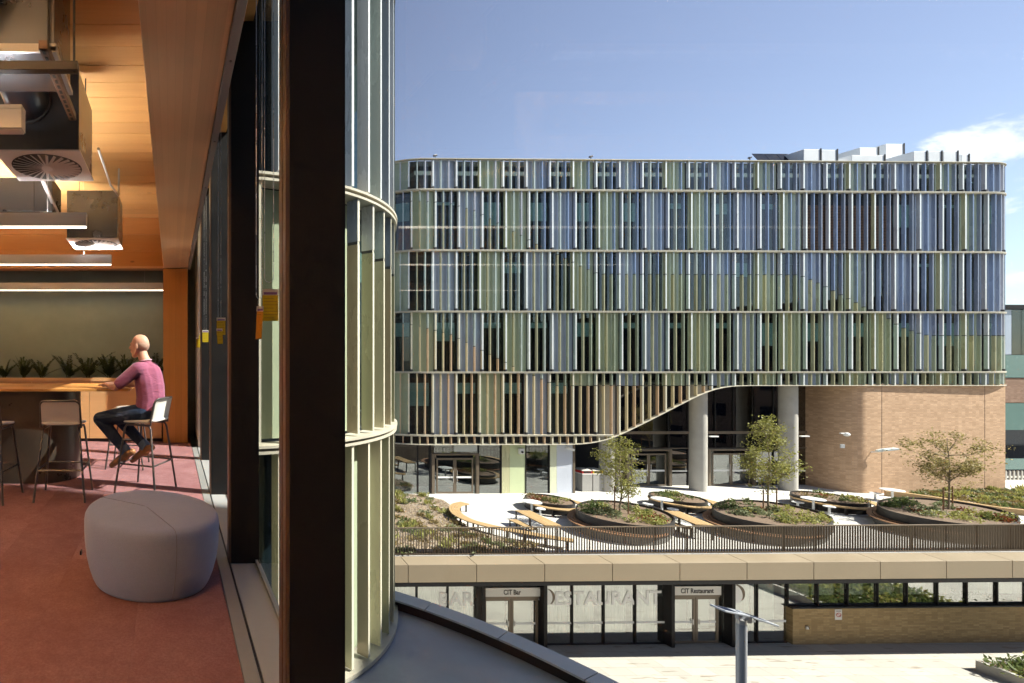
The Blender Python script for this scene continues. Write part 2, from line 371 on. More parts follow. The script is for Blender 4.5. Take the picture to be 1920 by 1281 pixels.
sk = bx('skirting', M['black'], rw, 0.385, 0.404, 7.79, Y_BACK - 0.01, 0.0, 0.10)

t = thing('timber_beam', 'deep laminated timber beam running along the window wall above the windows', 'beam', (0.06, 2.1, BEAM_Z))
m = MB(); m.box(-0.135, 0.255, -4.0, 8.16, BEAM_Z, CEIL - 0.014); m.build('beam_body', M['glulam'], t, org=(0.06, 2.1, BEAM_Z), bevel=0.004)
m = MB(); m.box(0.258, 0.300, -4.0, 8.18, BEAM_Z - 0.022, BEAM_Z + 0.16); ch = m.build('edge_trim', M['trimgrey'], t, org=(0.06, 2.1, BEAM_Z), bevel=0.002)
m = MB()
for k in range(10): m.lathe([(0.006, BEAM_Z - 0.026), (0.007, BEAM_Z - 0.022)], (0.279, -0.3 + 0.9 * k), 8)
tag(m.build('screw_heads', M['galv'], ch, org=(0.06, 2.1, BEAM_Z)), kind='stuff')
t = thing('cross_beam', 'dark orange timber cross beam in front of the green wall', 'beam', (-3.5, Y_POST, BEAM_Z))
for k, (z0, z1) in enumerate(((BEAM_Z, BEAM_Z + 0.035), (BEAM_Z + 0.038, 3.10), (3.103, 3.37), (3.373, CEIL - 0.014))):
    m = MB(); m.box(-7.0, -0.138, Y_POST + (0.0 if k else -0.012), Y_POST + 0.22, z0, z1)
    m.build('lamella', M['cross'] if k else M['joinery'], t, org=(-3.5, Y_POST, BEAM_Z), bevel=0.002)
t = thing('timber_column', 'square timber column standing in the corner by the windows', 'column', (0.06, Y_POST + 0.2, 0))
m = MB(); m.box(-0.138, 0.258, Y_POST, Y_POST + 0.40, 0.0, BEAM_Z - 0.002); m.build('column_shaft', M['post'], t, org=(0.06, Y_POST + 0.2, 0), bevel=0.004)

# ---------------------------------------------------------------- window wall
cw = thing('window_wall', 'floor to ceiling window wall with deep black bronze mullions and clear glass', 'window wall', (0.5, 2, 0))
og = (0.5, 2, 0)
MY = [-3.38, -1.68, 0.02, 1.72, 3.42, 5.12, 6.82]
ml = MB(); ml.box(-0.094, 0.094, 0.0, 0.11, 0.0, 3.7); ml_me = ml.mesh('mullion', M['bronze'])
fg = MB(); fg.box(-0.108, -0.0945, 0.003, 0.046, 0.0, 3.69); fg.box(-0.102, -0.0945, 0.047, 0.060, 0.0, 3.69); fg.box(-0.108, -0.0945, 0.061, 0.107, 0.0, 3.69)
fg_me = fg.mesh('mullion_flange', M['copperedge'])
for k, y in enumerate(MY):
    o = add('mullion', ml_me, cw); o.location = (0.495 - og[0], y - og[1], 0)
    f = add('flange', fg_me, o)
    y1 = MY[k + 1] if k + 1 < len(MY) else 7.76
    bx('pane', M['glass'], cw, XG - 0.006, XG + 0.006, y + 0.108, y1 + 0.002, 0.006, 3.68, org=og)
    bx('sill', M['sill'], cw, 0.398, 0.60, y + 0.112, y1 - 0.002, -0.12, 0.002, org=og)
    bx('glazing_bead', M['trimgrey'], cw, XG - 0.022, XG - 0.0065, y + 0.112, y1 - 0.002, 0.003, 0.028, org=og)
bx('floor_gasket', M['black'], cw, 0.384, 0.397, -4.0, 7.76, -0.1, -0.004, org=og)
bx('floor_trim', M['trimgrey'], cw, 0.312, 0.383, -4.0, 7.76, -0.1, 0.006, org=og, bevel=0.002)
bx('head_rail', M['bronze'], cw, 0.302, 0.60, -4.0, 7.76, 3.70, 3.90, org=og)

# window wall at the far end of the room, behind the photographer; dark blinds added to block its light
M['blockblind'] = surf('light_blocking_blind', (0.05, 0.05, 0.05), 0.9, 0.05)
ew = thing('end_window_wall', 'bronze framed window wall with dark blinds added to block light at the other end of the office', 'window wall', (-3.2, -4, 0))
for k in range(6):
    x = -7.0 + 1.46 * k
    bx('mullion', M['bronze'], ew, x, x + 0.08, -4.1, -3.95, 0, CEIL, org=(-3.2, -4, 0))
    if k < 5: bx('blind', M['blockblind'], ew, x + 0.08, x + 1.46, -3.99, -3.98, 0.4, CEIL, org=(-3.2, -4, 0))
    if k < 5: bx('pane', M['glass'], ew, x + 0.08, x + 1.46, -4.03, -4.02, 0, CEIL, org=(-3.2, -4, 0))

# ---------------------------------------------------------------- storeys of the own building above and below
ob = thing('office_building', 'own office building seen from inside, storeys above and below the room', 'building', (-3, 2, -4))
OO = (-3, 2, -4)
M['ownwall'] = surf('dull_bronze_cladding', (0.20, 0.19, 0.17), 0.6, 0.1, 1)
bx('lower_storey', M['ownwall'], ob, -7.15, 0.60, -4.1, 8.9, -12.6, -0.31, org=OO)
bx('upper_storey', M['ownwall'], ob, -7.15, 0.60, -4.1, 14.0, 3.92, 12.6, org=OO)

# ---------------------------------------------------------------- blind chains with yellow warning tags
M['chain'] = surf('chain_metal', (0.42, 0.42, 0.44), 0.3, 0.1, 5, 0.7)
M['tagyellow'] = surf('yellow_card', (0.52, 0.40, 0.01), 0.5, 0.06, 6)
M['tagprint'] = surf('dark_print', (0.09, 0.07, 0.02), 0.6, 0.05)
M['tagorange'] = surf('orange_card', (0.62, 0.27, 0.02), 0.5, 0.08, 6)
M['tagclear'] = surf('pale_plastic_sleeve', (0.55, 0.55, 0.52), 0.35, 0.05)
M['tagpurple'] = surf('purple_print', (0.16, 0.09, 0.30), 0.6, 0.05)
def chain_loop(t, xa, ya, xb, yb, zb, ztop, org):
    pts = []
    for z in [ztop - k * 0.0032 for k in range(int((ztop - zb) / 0.0032))]: pts.append((xa, ya, z))
    dx, dy = xb - xa, yb - ya; rr = math.hypot(dx, dy) / 2
    for k in range(1, 12):
        a = math.pi * k / 12; u = 0.5 - 0.5 * math.cos(a)
        pts.append((xa + dx * u, ya + dy * u, zb - rr * 1.1 * math.sin(a)))
    for z in [zb + k * 0.0032 for k in range(int((ztop - zb) / 0.0032))]: pts.append((xb, yb, z))
    m = MB(); m.tube(pts, [0.0024 if k % 2 else 0.0009 for k in range(len(pts))], 5)
    return m.build('bead_chain', M['chain'], t, org=org, smooth=80)
def warning_tag(t, x, y, ztop, w, h, mat, head, org, lean=0.0, lines=5, rz=0.0):
    # card facing the room and the photographer
    m = MB(); c, s = math.cos(rz), math.sin(rz)
    def q(u, d, z): return (x + u * c - d * s, y + u * s + d * c, z)
    def slab(mm, u0, u1, d0, d1, z0, z1):
        l0, l1 = lean * (ztop - z0), lean * (ztop - z1)
        mm.hexa((q(u0 - l0, d0, z0), q(u1 - l0, d0, z0), q(u1 - l0, d1, z0), q(u0 - l0, d1, z0), q(u0 - l1, d0, z1), q(u1 - l1, d0, z1), q(u1 - l1, d1, z1), q(u0 - l1, d1, z1)))
    slab(m, -w / 2, w / 2, 0, 0.0012, ztop - h, ztop); card = m.build('card', mat, t, org=org)
    m = MB(); slab(m, -w / 2 - 0.002, w / 2 + 0.002, -0.0006, 0.0018, ztop - h * head, ztop + 0.006); m.build('sleeve_top', M['tagclear'], card, org=org)
    m = MB(); slab(m, -w * 0.42, w * 0.42, -0.0011, -0.0007, ztop - h * head * 0.9, ztop - h * head * 0.35); m.build('heading', M['tagpurple'], card, org=org)
    m = MB()
    for k in range(lines):
        z = ztop - h * (head + 0.10 + 0.75 * k / lines); slab(m, -w * 0.42, w * (0.42 if k % 3 else 0.2), -0.0006, -0.0001, z - 0.0014, z)
    tag(m.build('print_lines', M['tagprint'], card, org=org), kind='stuff')
def at(px, py, Y): return ((px - VPX) * Y / FPX, EYE - (py - VPY) * Y / FPX)
for k, (Yc, lab) in enumerate(((2.25, 'beaded blind chains with an orange and a large yellow tag by the nearest mullion'), (4.15, 'beaded blind chain with two yellow tags against the second dark mullion'),
                               (5.95, 'beaded blind chain with small yellow tag, next to the last one before the column'), (7.05, 'farthest beaded blind chain with yellow tag, closest to the timber column'))):
    X0 = 0.392
    o3 = (X0, Yc, 1.5); t = thing('blind_chain', lab, 'blind chain', o3, 0, 'chains of the roller blinds')
    if k == 0:
        xa, za = at(480.5, 553, Yc); xb, zb = at(490.5, 553, Yc + 0.02)
        chain_loop(t, xa, Yc, xb, Yc + 0.01, za, 3.6, o3)
        xc, zc = at(497, 520, Yc + 0.12); xd, zd = at(513, 520, Yc + 0.12)
        chain_loop(t, xc, Yc + 0.13, xd, Yc + 0.12, zc, 3.6, o3)
        m = MB(); xr, zr = at(486.5, 568, Yc); m.tube([(xr + 0.006 * math.sin(a * math.pi / 6), Yc - 0.004, zr + 0.019 * math.cos(a * math.pi / 6)) for a in range(12)], 0.0011, 5, closed=True)
        m.build('ring', M['tagclear'], t, org=o3)
        x1, z1 = at(487.5, 577, Yc); warning_tag(t, x1, Yc - 0.004, z1, 0.027, 0.140, M['tagorange'], 0.12, o3, 0.05, 1)
        x2, z2 = at(507, 545, Yc + 0.05); warning_tag(t, x2, Yc + 0.05, z2, 0.072, 0.138, M['tagyellow'], 0.15, o3, 0.0, 7)
    else:
        chain_loop(t, X0 - 0.012, Yc, X0 + 0.012, Yc + 0.01, 1.72 - 0.02 * k, 3.6, o3)
        if k == 1:
            warning_tag(t, X0 + 0.012, Yc - 0.002, 1.71, 0.070, 0.135, M['tagyellow'], 0.15, o3, 0, 5)
            warning_tag(t, X0 - 0.002, Yc - 0.012, 1.62, 0.045, 0.120, M['tagyellow'], 0.12, o3, -0.05, 3)
        elif k == 2:
            warning_tag(t, X0 + 0.004, Yc - 0.002, 1.70, 0.070, 0.135, M['tagyellow'], 0.15, o3, 0, 5)
        else:
            warning_tag(t, X0 - 0.012, Yc - 0.002, 1.66, 0.075, 0.14, M['tagyellow'], 0.15, o3, 0, 5)
            warning_tag(t, X0 + 0.014, Yc - 0.014, 1.71, 0.05, 0.18, M['tagyellow'], 0.10, o3, 0.1, 5)

# ---------------------------------------------------------------- ceiling services
M['vane_dark'] = surf('dark_duct_inside', (0.02, 0.02, 0.02), 0.6, 0.1)
def diffuser(x0, x1, y0, zb, hgt, lab, neck=True):
    w = x1 - x0; o3 = ((x0 + x1) / 2, y0 + w / 2, zb)
    t = thing('ceiling_diffuser', lab, 'air diffuser', o3, 0, 'swirl diffusers hanging under the ceiling')
    m = MB(); m.box(x0 + 0.004, x1 - 0.004, y0 + 0.004, y0 + w - 0.004, zb + 0.014, zb + hgt); box = m.build('plenum_box', M['galv'], t, org=o3, bevel=0.004)
    m = MB(); m.box(x0 - 0.006, x1 + 0.006, y0 - 0.006, y0 + w + 0.006, zb, zb + 0.012); pl = m.build('face_plate', M['white'], t, org=o3, bevel=0.003)
    m = MB(); m.lathe([(w * 0.435, zb - 0.003), (w * 0.435, zb - 0.0005)], (o3[0], o3[1]), 40); m.build('opening', M['vane_dark'], pl, org=o3)
    m = MB()
    for k in range(28):
        a = 2 * math.pi * k / 28; ca, sa = math.cos(a), math.sin(a)
        p = Vector((o3[0] + ca * w * 0.07, o3[1] + sa * w * 0.07, zb - 0.007)); q = Vector((o3[0] + ca * w * 0.42, o3[1] + sa * w * 0.42, zb - 0.007))
        m.beam(p, q, 0.020, 0.0035, up=(-sa * 0.45, ca * 0.45, 1))
    m.lathe([(w * 0.08, zb - 0.011), (w * 0.08, zb - 0.004)], (o3[0], o3[1]), 24)
    m.build('swirl_vanes', M['white'], pl, org=o3)
    if neck:
        m = MB(); yc = y0 - 0.22; zc = zb + hgt * 0.62
        m.tube([(o3[0] - 0.06, y0 + 0.003, zc), (o3[0] - 0.06, y0 - 0.06, zc), (o3[0] - 0.07, y0 - 0.16, zc + 0.05), (o3[0] - 0.10, y0 - 0.22, zc + 0.20), (o3[0] - 0.14, y0 - 0.24, zc + 0.42)], [0.155, 0.155, 0.150, 0.150, 0.150], 24)
        m.build('round_duct', M['galv'], t, org=o3, smooth=40)
        m = MB(); m.tube([(o3[0] - 0.06, y0 - 0.002, zc), (o3[0] - 0.06, y0 - 0.03, zc)], 0.165, 24); m.build('duct_collar', M['darksteel'], t, org=o3, smooth=40)
    for sx in (x0 + 0.05, x1 - 0.05):
        m = MB(); m.tube([(sx, y0 + w - 0.05, zb + hgt), (sx, y0 + w - 0.05, CEIL - 0.012)], 0.005, 6); m.build('hanger_rod', M['darksteel'], t, org=o3)
    return t
diffuser(-1.24, -0.645, 3.54, EYE + 1.43, 0.57, 'large steel air box with round white swirl diffuser, nearest the photographer')
diffuser(-1.235, -0.632, 5.94, EYE + 1.375, 0.57, 'smaller looking steel air box with swirl diffuser in front of the cross beam', False)
# main duct run beside them, at the edge of the picture
o3 = (-1.5, 2.6, 2.9); t = thing('rectangular_duct', 'shiny rectangular steel duct with a round branch at the top left', 'duct', o3)
m = MB(); m.box(-3.6, -0.560, 2.42, 2.80, 2.86, 3.50); m.build('duct_body', M['galv'], t, org=o3, bevel=0.005)
m = MB(); m.box(-0.588, -0.550, 2.405, 2.815, 2.850, 2.872); m.box(-3.6, -0.55, 2.405, 2.418, 2.845, 2.885); m.build('duct_flange', M['alu'], t, org=o3)
m = MB(); m.tube([(-1.02, 2.419, 3.24), (-1.02, 2.20, 3.24)], 0.21, 28); m.build('round_branch', M['galv'], t, org=o3, smooth=40)
m = MB(); m.tube([(-1.02, 2.36, 3.24), (-1.02, 2.33, 3.24)], 0.222, 28); m.build('branch_collar', M['darksteel'], t, org=o3, smooth=40)
def strut(name, lab, p, q, o3, holes=True):
    t = thing(name, lab, 'support rail', o3, 0, 'steel support rails under the ceiling')
    m = MB(); m.beam(p, q, 0.041, 0.041); b = m.build('rail', M['darksteel'] if not holes else M['copperedge'], t, org=o3, bevel=0.002)
    if holes:
        m = MB(); p = Vector(p); q = Vector(q); d = (q - p); n = int(d.length / 0.05)
        for k in range(n):
            c = p + d * ((k + 0.5) / n); e = d.normalized() * 0.014
            m.beam(c - e - Vector((0, 0, 0.0195)), c + e - Vector((0, 0, 0.0195)), 0.014, 0.006)
        tag(m.build('slots', M['black'], b, org=o3), kind='stuff')
    return t
s1 = strut('support_rail', 'dark horizontal steel rail hanging below the shiny duct', (-3.4, 2.36, 2.745), (-0.435, 2.36, 2.745), (-1.5, 2.36, 2.745), False)
m = MB(); m.tube([(-0.455, 2.36, 2.72), (-0.455, 2.36, CEIL - 0.012)], 0.006, 6); m.build('hanger_rod', M['darksteel'], s1, org=(-1.5, 2.36, 2.745))
s2 = strut('slotted_rail', 'slotted steel rail pointing away under the duct box', (-0.585, 2.30, 2.815), (-0.585, 3.0, 2.815), (-0.585, 2.6, 2.815))
m = MB(); m.tube([(-0.585, 2.40, 2.84), (-0.585, 2.40, CEIL - 0.012)], 0.005, 6); m.build('hanger_rod', M['darksteel'], s2, org=(-0.585, 2.6, 2.815))
s3 = strut('support_rail', 'short dark rail on rods behind the first swirl diffuser', (-3.0, 5.0, 2.80), (-1.30, 5.0, 2.80), (-1.9, 5.0, 2.80), False)
for x in (-1.36, -1.95):
    m = MB(); m.tube([(x, 5.0, 2.78), (x, 5.0, CEIL - 0.012)], 0.005, 6); m.build('hanger_rod', M['darksteel'], s3, org=(-1.9, 5.0, 2.80))
o3 = (-2.2, 5.2, 3.0); t = thing('low_duct', 'grey rectangular duct passing behind the first swirl diffuser', 'duct', o3)
m = MB(); m.box(-3.4, -1.20, 5.10, 5.50, 2.86, 3.20); m.build('duct_body', M['galv'], t, org=o3, bevel=0.005)
m = MB(); m.beam((-1.20, 4.4, 3.1), (-1.20, 5.48, 2.87), 0.03, 0.03); m.build('brace', M['alu'], t, org=o3)
o3 = (-1.0, 7.0, 2.8); t = thing('ceiling_cable_conduit', 'thin conduit dropping from the ceiling beside the second diffuser', 'conduit', o3)
m = MB(); m.tube([(-0.63, 4.35, 3.18), (-0.63, 5.2, 3.16), (-0.63, 6.0, 3.30), (-0.63, 6.05, CEIL - 0.012)], 0.012, 8); m.build('pipe', M['alu'], t, org=o3, smooth=60)

# linear pendant lights
LZ = EYE + 1.15
def linear_light(Yc, x0, x1, z, lab, down=True, up=True):
    o3 = ((x0 + x1) / 2, Yc, z); t = thing('linear_light', lab, 'pendant light', o3, 0, 'linear pendant lights')
    m = MB(); m.box(x0, x1, Yc - 0.035, Yc + 0.035, z + 0.006, z + 0.105); m.build('housing', M['alu'], t, org=o3, bevel=0.003)
    m = MB(); m.box(x0 + 0.006, x1 - 0.006, Yc - 0.029, Yc + 0.029, z, z + 0.005); m.build('diffuser_strip', M['lampglow' if down else 'white'], t, org=o3)
    m = MB(); m.box(x0, x1, Yc - 0.035, Yc - 0.029, z + 0.1052, z + 0.125); m.box(x0, x1, Yc + 0.029, Yc + 0.035, z + 0.1052, z + 0.125); m.box(x0, x0 + 0.006, Yc - 0.028, Yc + 0.028, z + 0.1052, z + 0.125); m.box(x1 - 0.006, x1, Yc - 0.028, Yc + 0.028, z + 0.1052, z + 0.125); m.build('top_lip', M['alu'], t, org=o3)
    if up: m = MB(); m.box(x0 + 0.02, x1 - 0.02, Yc - 0.025, Yc + 0.025, z + 0.1055, z + 0.108); m.build('added_uplight_strip', M['fillup_full' if Yc < 1 else 'fillup_dim' if Yc < 5 else 'fillup'], t, org=o3)  # added glow on top, hidden from below, brightens ceiling and room
    for sx in (x0 + 0.35, x1 - 0.35):
        m = MB(); m.tube([(sx, Yc, z + 0.105), (sx, Yc, CEIL - 0.012)], 0.0015, 5); m.build('suspension_wire', M['alu'], t, org=o3)
linear_light(2.60, -3.4, -0.76, LZ, 'short end of a linear pendant light, highest in the picture', False)
linear_light(4.53, -4.6, -0.76, LZ, 'linear pendant light between the two swirl diffusers')
linear_light(6.39, -4.6, -0.76, LZ, 'linear pendant light just below the second swirl diffuser')
linear_light(8.42, -4.6, -0.10, LZ - 0.06, 'farthest linear pendant light in front of the green wall', True, False)
linear_light(0.70, -4.6, -1.6, LZ, 'unseen linear pendant light added beside the photographer as room fill', False)  # unseen lamp added to brighten the room
linear_light(-3.0, -4.6, -0.76, LZ, 'linear pendant light by the end window wall', False, False)
linear_light(-1.2, -4.6, -0.76, LZ, 'unseen linear pendant light added behind the photographer as room fill', False)  # likewise added out of view as fill light

# ---------------------------------------------------------------- planter joinery, plants, table
o3 = (-2.5, 8.4, 0); pj = thing('planter_cabinet', 'timber veneered planter cabinet along the green wall', 'planter', o3)
xs = [-4.3, -3.30, -2.30, -1.35, -0.16]
bx('kickboard', M['black'], pj, -4.3, -0.16, 8.345, 8.70, 0.0, 0.05, org=o3)
for a, b in zip(xs, xs[1:]): bx('front_panel', M['joinery'], pj, a + 0.003, b - 0.003, 8.31, 8.335, 0.052, 0.985, org=o3, bevel=0.002)
bx('top_edge', M['joinery'], pj, -4.3, -0.16, 8.29, 8.34, 0.988, 1.045, org=o3, bevel=0.003)
bx('soil', surf('dark_soil', (0.035, 0.025, 0.018), 0.95, 0.3, 20, bmp=0.4), pj, -4.3, -0.16, 8.342, 8.748, 0.9, 1.02, org=o3)

M['zz'] = leafmat('glossy_dark_leaf', (0.028, 0.045, 0.012), 0.4, 0.1)
def zz_plant(x, y, z, h, nst, lab, seed):
    r = random.Random(seed); t = thing('zz_plant', lab, 'plant', (x, y, z), 0, 'plants along the green wall')
    for k in range(nst):
        a = 2 * math.pi * (k + r.uniform(-0.3, 0.3)) / nst; hh = h * r.uniform(0.45, 1.0); out = h * r.uniform(0.1, 0.85)
        pts = [Vector((0.02 * math.cos(a), 0.02 * math.sin(a), 0.0))]
        for s in range(1, 9):
            u = s / 8; pts.append(Vector((math.cos(a) * (0.02 + out * u ** 1.5), math.sin(a) * (0.02 + out * u ** 1.5) * 0.7, hh * (u - 0.18 * u * u))))
        m = MB(); m.tube(pts, [0.006 - 0.0045 * s / 8 for s in range(9)], 5)
        for s in range(2, 9):
            for sd in (-1, 1):
                for q in (0, 1):
                    p = pts[s - 1].lerp(pts[s], q * 0.5 + 0.5); d = (pts[s] - pts[s - 1]).normalized()
                    side = d.cross(Vector((0, 0, 1)));
                    if side.length < 0.05: side = Vector((math.sin(a), -math.cos(a), 0))
                    side = side.normalized() * sd; L = h * 0.175 * r.uniform(0.7, 1.25) * (1.15 - 0.06 * s)
                    tip = p + (side * 0.75 + d * 0.6 + Vector((0, 0, r.uniform(-0.1, 0.25)))) * L; mid = p.lerp(tip, 0.5); wv = d.cross(side).normalized() * 0.004; ww = (tip - p).cross(d.cross(side)).normalized() * L * 0.2
                    m.quad(tuple(p), tuple(mid - ww + wv), tuple(tip), tuple(mid + ww + wv))
        m.build('frond', M['zz'], t)
zz = [(8, 0.26, 7), (45, 0.30, 8), (78, 0.30, 6), (128, 0.33, 7), (165, 0.36, 8), (204, 0.36, 8), (236, 0.32, 6), (291, 0.34, 6)]
zl = ['dark leafy plant cut by the left edge of the picture', 'feathery dark plant leaning over, second from the left edge', 'compact bushy dark plant, third from the left edge', 'upright dark plant after the gap in the row',
      'tall spreading dark plant just left of the man, two away', 'spreading dark plant right beside the seated man', 'dark plant half hidden behind the shoulder of the man', 'dark plant between the man and the timber column']
for (px, h, n), lab in zip(zz, zl):
    zz_plant((px - VPX) * 8.55 / FPX, 8.55, 1.02, h * 1.5, n + 1, lab, px)

o3 = (-2.6, 6.0, 0); tb = thing('high_table', 'long high timber table on a rounded dark bronze base', 'table', o3)
m = MB()
poly = [(-4.6, 5.42), (-0.52, 5.42), (-0.47, 5.435), (-0.45, 5.48), (-0.45, 6.50), (-0.47, 6.545), (-0.52, 6.56), (-4.6, 6.56)]
m.prism(poly, 1.022, 1.050); m.build('table_top', M['tabletop'], tb, org=o3, bevel=0.003)
m = MB(); pts = [(-4.4, 5.56)] + [(-1.50 + 0.42 * math.sin(R(a)), 5.98 - 0.42 * math.cos(R(a))) for a in range(0, 181, 10)] + [(-4.4, 6.40)]
m.prism(pts, 0.0, 1.02); m.build('base_drum', surf('satin_bronze', (0.085, 0.065, 0.05), 0.33, 0.1, 2, 0.55), tb, org=o3, smooth=30)
bx('table_groove', M['black'], tb, -2.4, -1.62, 5.93, 5.955, 1.0502, 1.0512, org=o3)

# ---------------------------------------------------------------- stools
M['stoolwhite'] = surf('off_white_stool_shell', (0.66, 0.62, 0.57), 0.45, 0.03, 4)
M['stoolframe'] = surf('grey_brown_tube', (0.10, 0.088, 0.085), 0.35, 0.1, 6, 0.5)
def make_stool(lab, loc, rz, grp='bar stools around the high table'):
    t = thing('bar_stool', lab, 'bar stool', loc, rz, grp)     # faces local +y
    SZ = 0.72
    def rr(w, d, r, n=5, yo=0.0):
        p = []
        for cx, cy, a0 in ((w - r, d - r, 0), (-w + r, d - r, 90), (-w + r, -d + r, 180), (w - r, -d + r, 270)):
            for k in range(n + 1):
                a = R(a0 + 90 * k / n); p.append((cx + r * math.cos(a), cy + r * math.sin(a) + yo))
        return p
    m = MB()
    rings = []
    for z, s in ((SZ - 0.012, 0.97), (SZ - 0.004, 1.0), (SZ + 0.004, 1.0), (SZ + 0.010, 0.97)):
        rings.append([(x * s, y * s, z + 0.035 * (abs(x) / 0.2) ** 2 * 0.4 + (0.02 if y < -0.12 else 0)) for x, y in rr(0.20, 0.19, 0.07)])
    m.rings(rings); m.build('seat', M['stoolwhite'], t, smooth=50)
    # backrest panel inside a tube loop
    m = MB(); P = []
    out = [(-0.19, SZ + 0.045), (-0.19, SZ + 0.20)] + [(-0.19 + 0.05 - 0.05 * math.cos(R(a)), SZ + 0.20 + 0.05 * math.sin(R(a))) for a in range(15, 91, 15)]
    out = out + [(-x, z) for x, z in reversed(out)]
    def yb(x, z): return -0.205 - (z - SZ) * 0.22 + 0.055 * (abs(x) / 0.19) ** 2
    fr = [(x * 0.96, yb(x * 0.96, z) - 0.006, z - 0.006) for x, z in out]; bk = [(x * 0.96, yb(x * 0.96, z) + 0.006, z - 0.006) for x, z in out]
    n = len(out); i = len(m.v); m.v += fr + bk
    # strips across
    h = n // 2
    for k in range(h - 1):
        a, b, c, d = k, n - 1 - k, n - 2 - k, k + 1
        m.f.append((i + a, i + d, i + c, i + b)); m.m.append(0); m.f.append((i + n + a, i + n + b, i + n + c, i + n + d)); m.m.append(0)
    for k in range(n):
        j = (k + 1) % n; m.f.append((i + k, i + j, i + n + j, i + n + k)); m.m.append(0)
    m.build('backrest', M['stoolwhite'], t)
    m = MB(); loop = [(-0.19, -0.10, SZ - 0.016), (-0.195, -0.16, SZ - 0.010), (-0.195, yb(-0.19, SZ + 0.03), SZ + 0.03)] + [(x, yb(x, z), z) for x, z in out[1:-1]] + [(0.195, yb(0.19, SZ + 0.03), SZ + 0.03), (0.195, -0.16, SZ - 0.010), (0.19, -0.10, SZ - 0.016)]
    m.tube(loop, 0.0105, 8); m.build('back_frame', M['stoolframe'], t, smooth=60)
    for sx in (-1, 1):
        for sy in (-1, 1):
            m = MB(); m.tube([(sx * 0.165, sy * 0.075, SZ - 0.020), (sx * 0.172, sy * 0.13, SZ - 0.024), (sx * 0.178, sy * 0.150, SZ - 0.055), (sx * 0.245, sy * 0.235, 0.0)], 0.0115, 8)
            m.build('leg', M['stoolframe'], t, smooth=60)
        m = MB(); m.tube([(sx * 0.165, -0.075, SZ - 0.020), (sx * 0.165, 0.075, SZ - 0.020)], 0.0115, 8); m.build('seat_rail', M['stoolframe'], t)
    z = 0.30; f = (SZ - 0.055 - z) / (SZ - 0.055)
    lx = 0.178 + (0.245 - 0.178) * f; ly = 0.150 + (0.235 - 0.150) * f
    for a, b in (((-lx, ly), (lx, ly)), ((-lx, -ly), (lx, -ly)), ((-lx, -ly), (-lx, ly)), ((lx, -ly), (lx, ly))):
        m = MB(); m.tube([(*a, z), (*b, z)], 0.009, 8); m.build('foot_rail', M['stoolframe'], t)
    return t
make_stool('bar stool with its back to us, whole in view beside the bronze base', (-1.075, 5.07, 0), 0)
make_stool('bar stool cut by the left edge of the picture', (-1.80, 5.00, 0), R(-6))
make_stool('bar stool that the man in the pink shirt sits on', (-0.27, 5.31, 0), R(64.5))
make_stool('bar stool on the far side of the table, behind the legs of the man', (-0.56, 6.48, 0), R(84))

# ---------------------------------------------------------------- ottoman
o3 = (-0.165, 3.26, 0)
ot = thing('ottoman', 'pale grey fabric pebble shaped ottoman on the red carpet', 'ottoman', o3)
def fabricmat():
    m, t, o = nodes('grey_wool_fabric'); v = coords(t, (1, 1, 1), False)
    a = noise(t, 3, 4, 0.6, v); c = noise(t, 260, 3, 0.7, v); w1 = noise(t, 900, 1, 0.5, coords(t, (1, 1, 0.3)))
    cc = mixc(t, rng(t, a, 0.3, 0.7), (0.23, 0.265, 0.40), (0.275, 0.315, 0.465)); cc = mixc(t, rng(t, c, 0.35, 0.65, 0, 0.5), cc, (0.165, 0.19, 0.30))
    cc = mixc(t, rng(t, w1, 0.4, 0.6, 0, 0.3), cc, (0.31, 0.35, 0.51))
    pbsdf(t, o, cc, 0.9, 0, 0.15, bump(t, c, 0.35, 0.003), Sheen_Weight=0.25); return m
M['fabric'] = fabricmat()
NO = 72
def ott_r(a):                      # pebble outline: broad at one side, blunter at the other
    x = 0.425 * math.cos(a); y = 0.455 * math.sin(a)
    return x + 0.035 * math.cos(2 * a) - 0.03 * math.sin(a) * math.cos(a), y * (1 + 0.10 * math.cos(a)) - 0.05 * math.cos(a)
prof = [(0.76, 0.0), (0.845, 0.006), (0.875, 0.03), (0.925, 0.09), (0.965, 0.16), (0.99, 0.24), (1.0, 0.32), (1.0, 0.372), (0.99, 0.402), (0.965, 0.420), (0.91, 0.428), (0.70, 0.430), (0.45, 0.432), (0.2, 0.433), (0.03, 0.433)]
m = MB(); m.rings([[(ott_r(2 * math.pi * j / NO)[0] * s, ott_r(2 * math.pi * j / NO)[1] * s, z) for j in range(NO)] for s, z in prof])
m.build('cushion', M['fabric'], ot, smooth=180)
M['seam'] = surf('seam_thread', (0.17, 0.165, 0.20), 0.9, 0.05)
def ott_p(a, s, z, off=0.0015):
    x, y = ott_r(a); return (x * (s + off / 0.42), y * (s + off / 0.42), z)
for k, ang in enumerate((R(-62), R(150))):
    pts = [ott_p(ang, s, z) for s, z in prof[2:9]] + [ott_p(ang, s, z + 0.001, 0) for s, z in prof[9:]]
    m = MB(); m.tube(pts, 0.0016, 5); m.build('seam', M['seam'], ot)
m = MB(); m.box(-0.435, -0.425, 0.05, 0.085, 0.10, 0.125); m.build('fabric_tag', M['bronze'], ot)
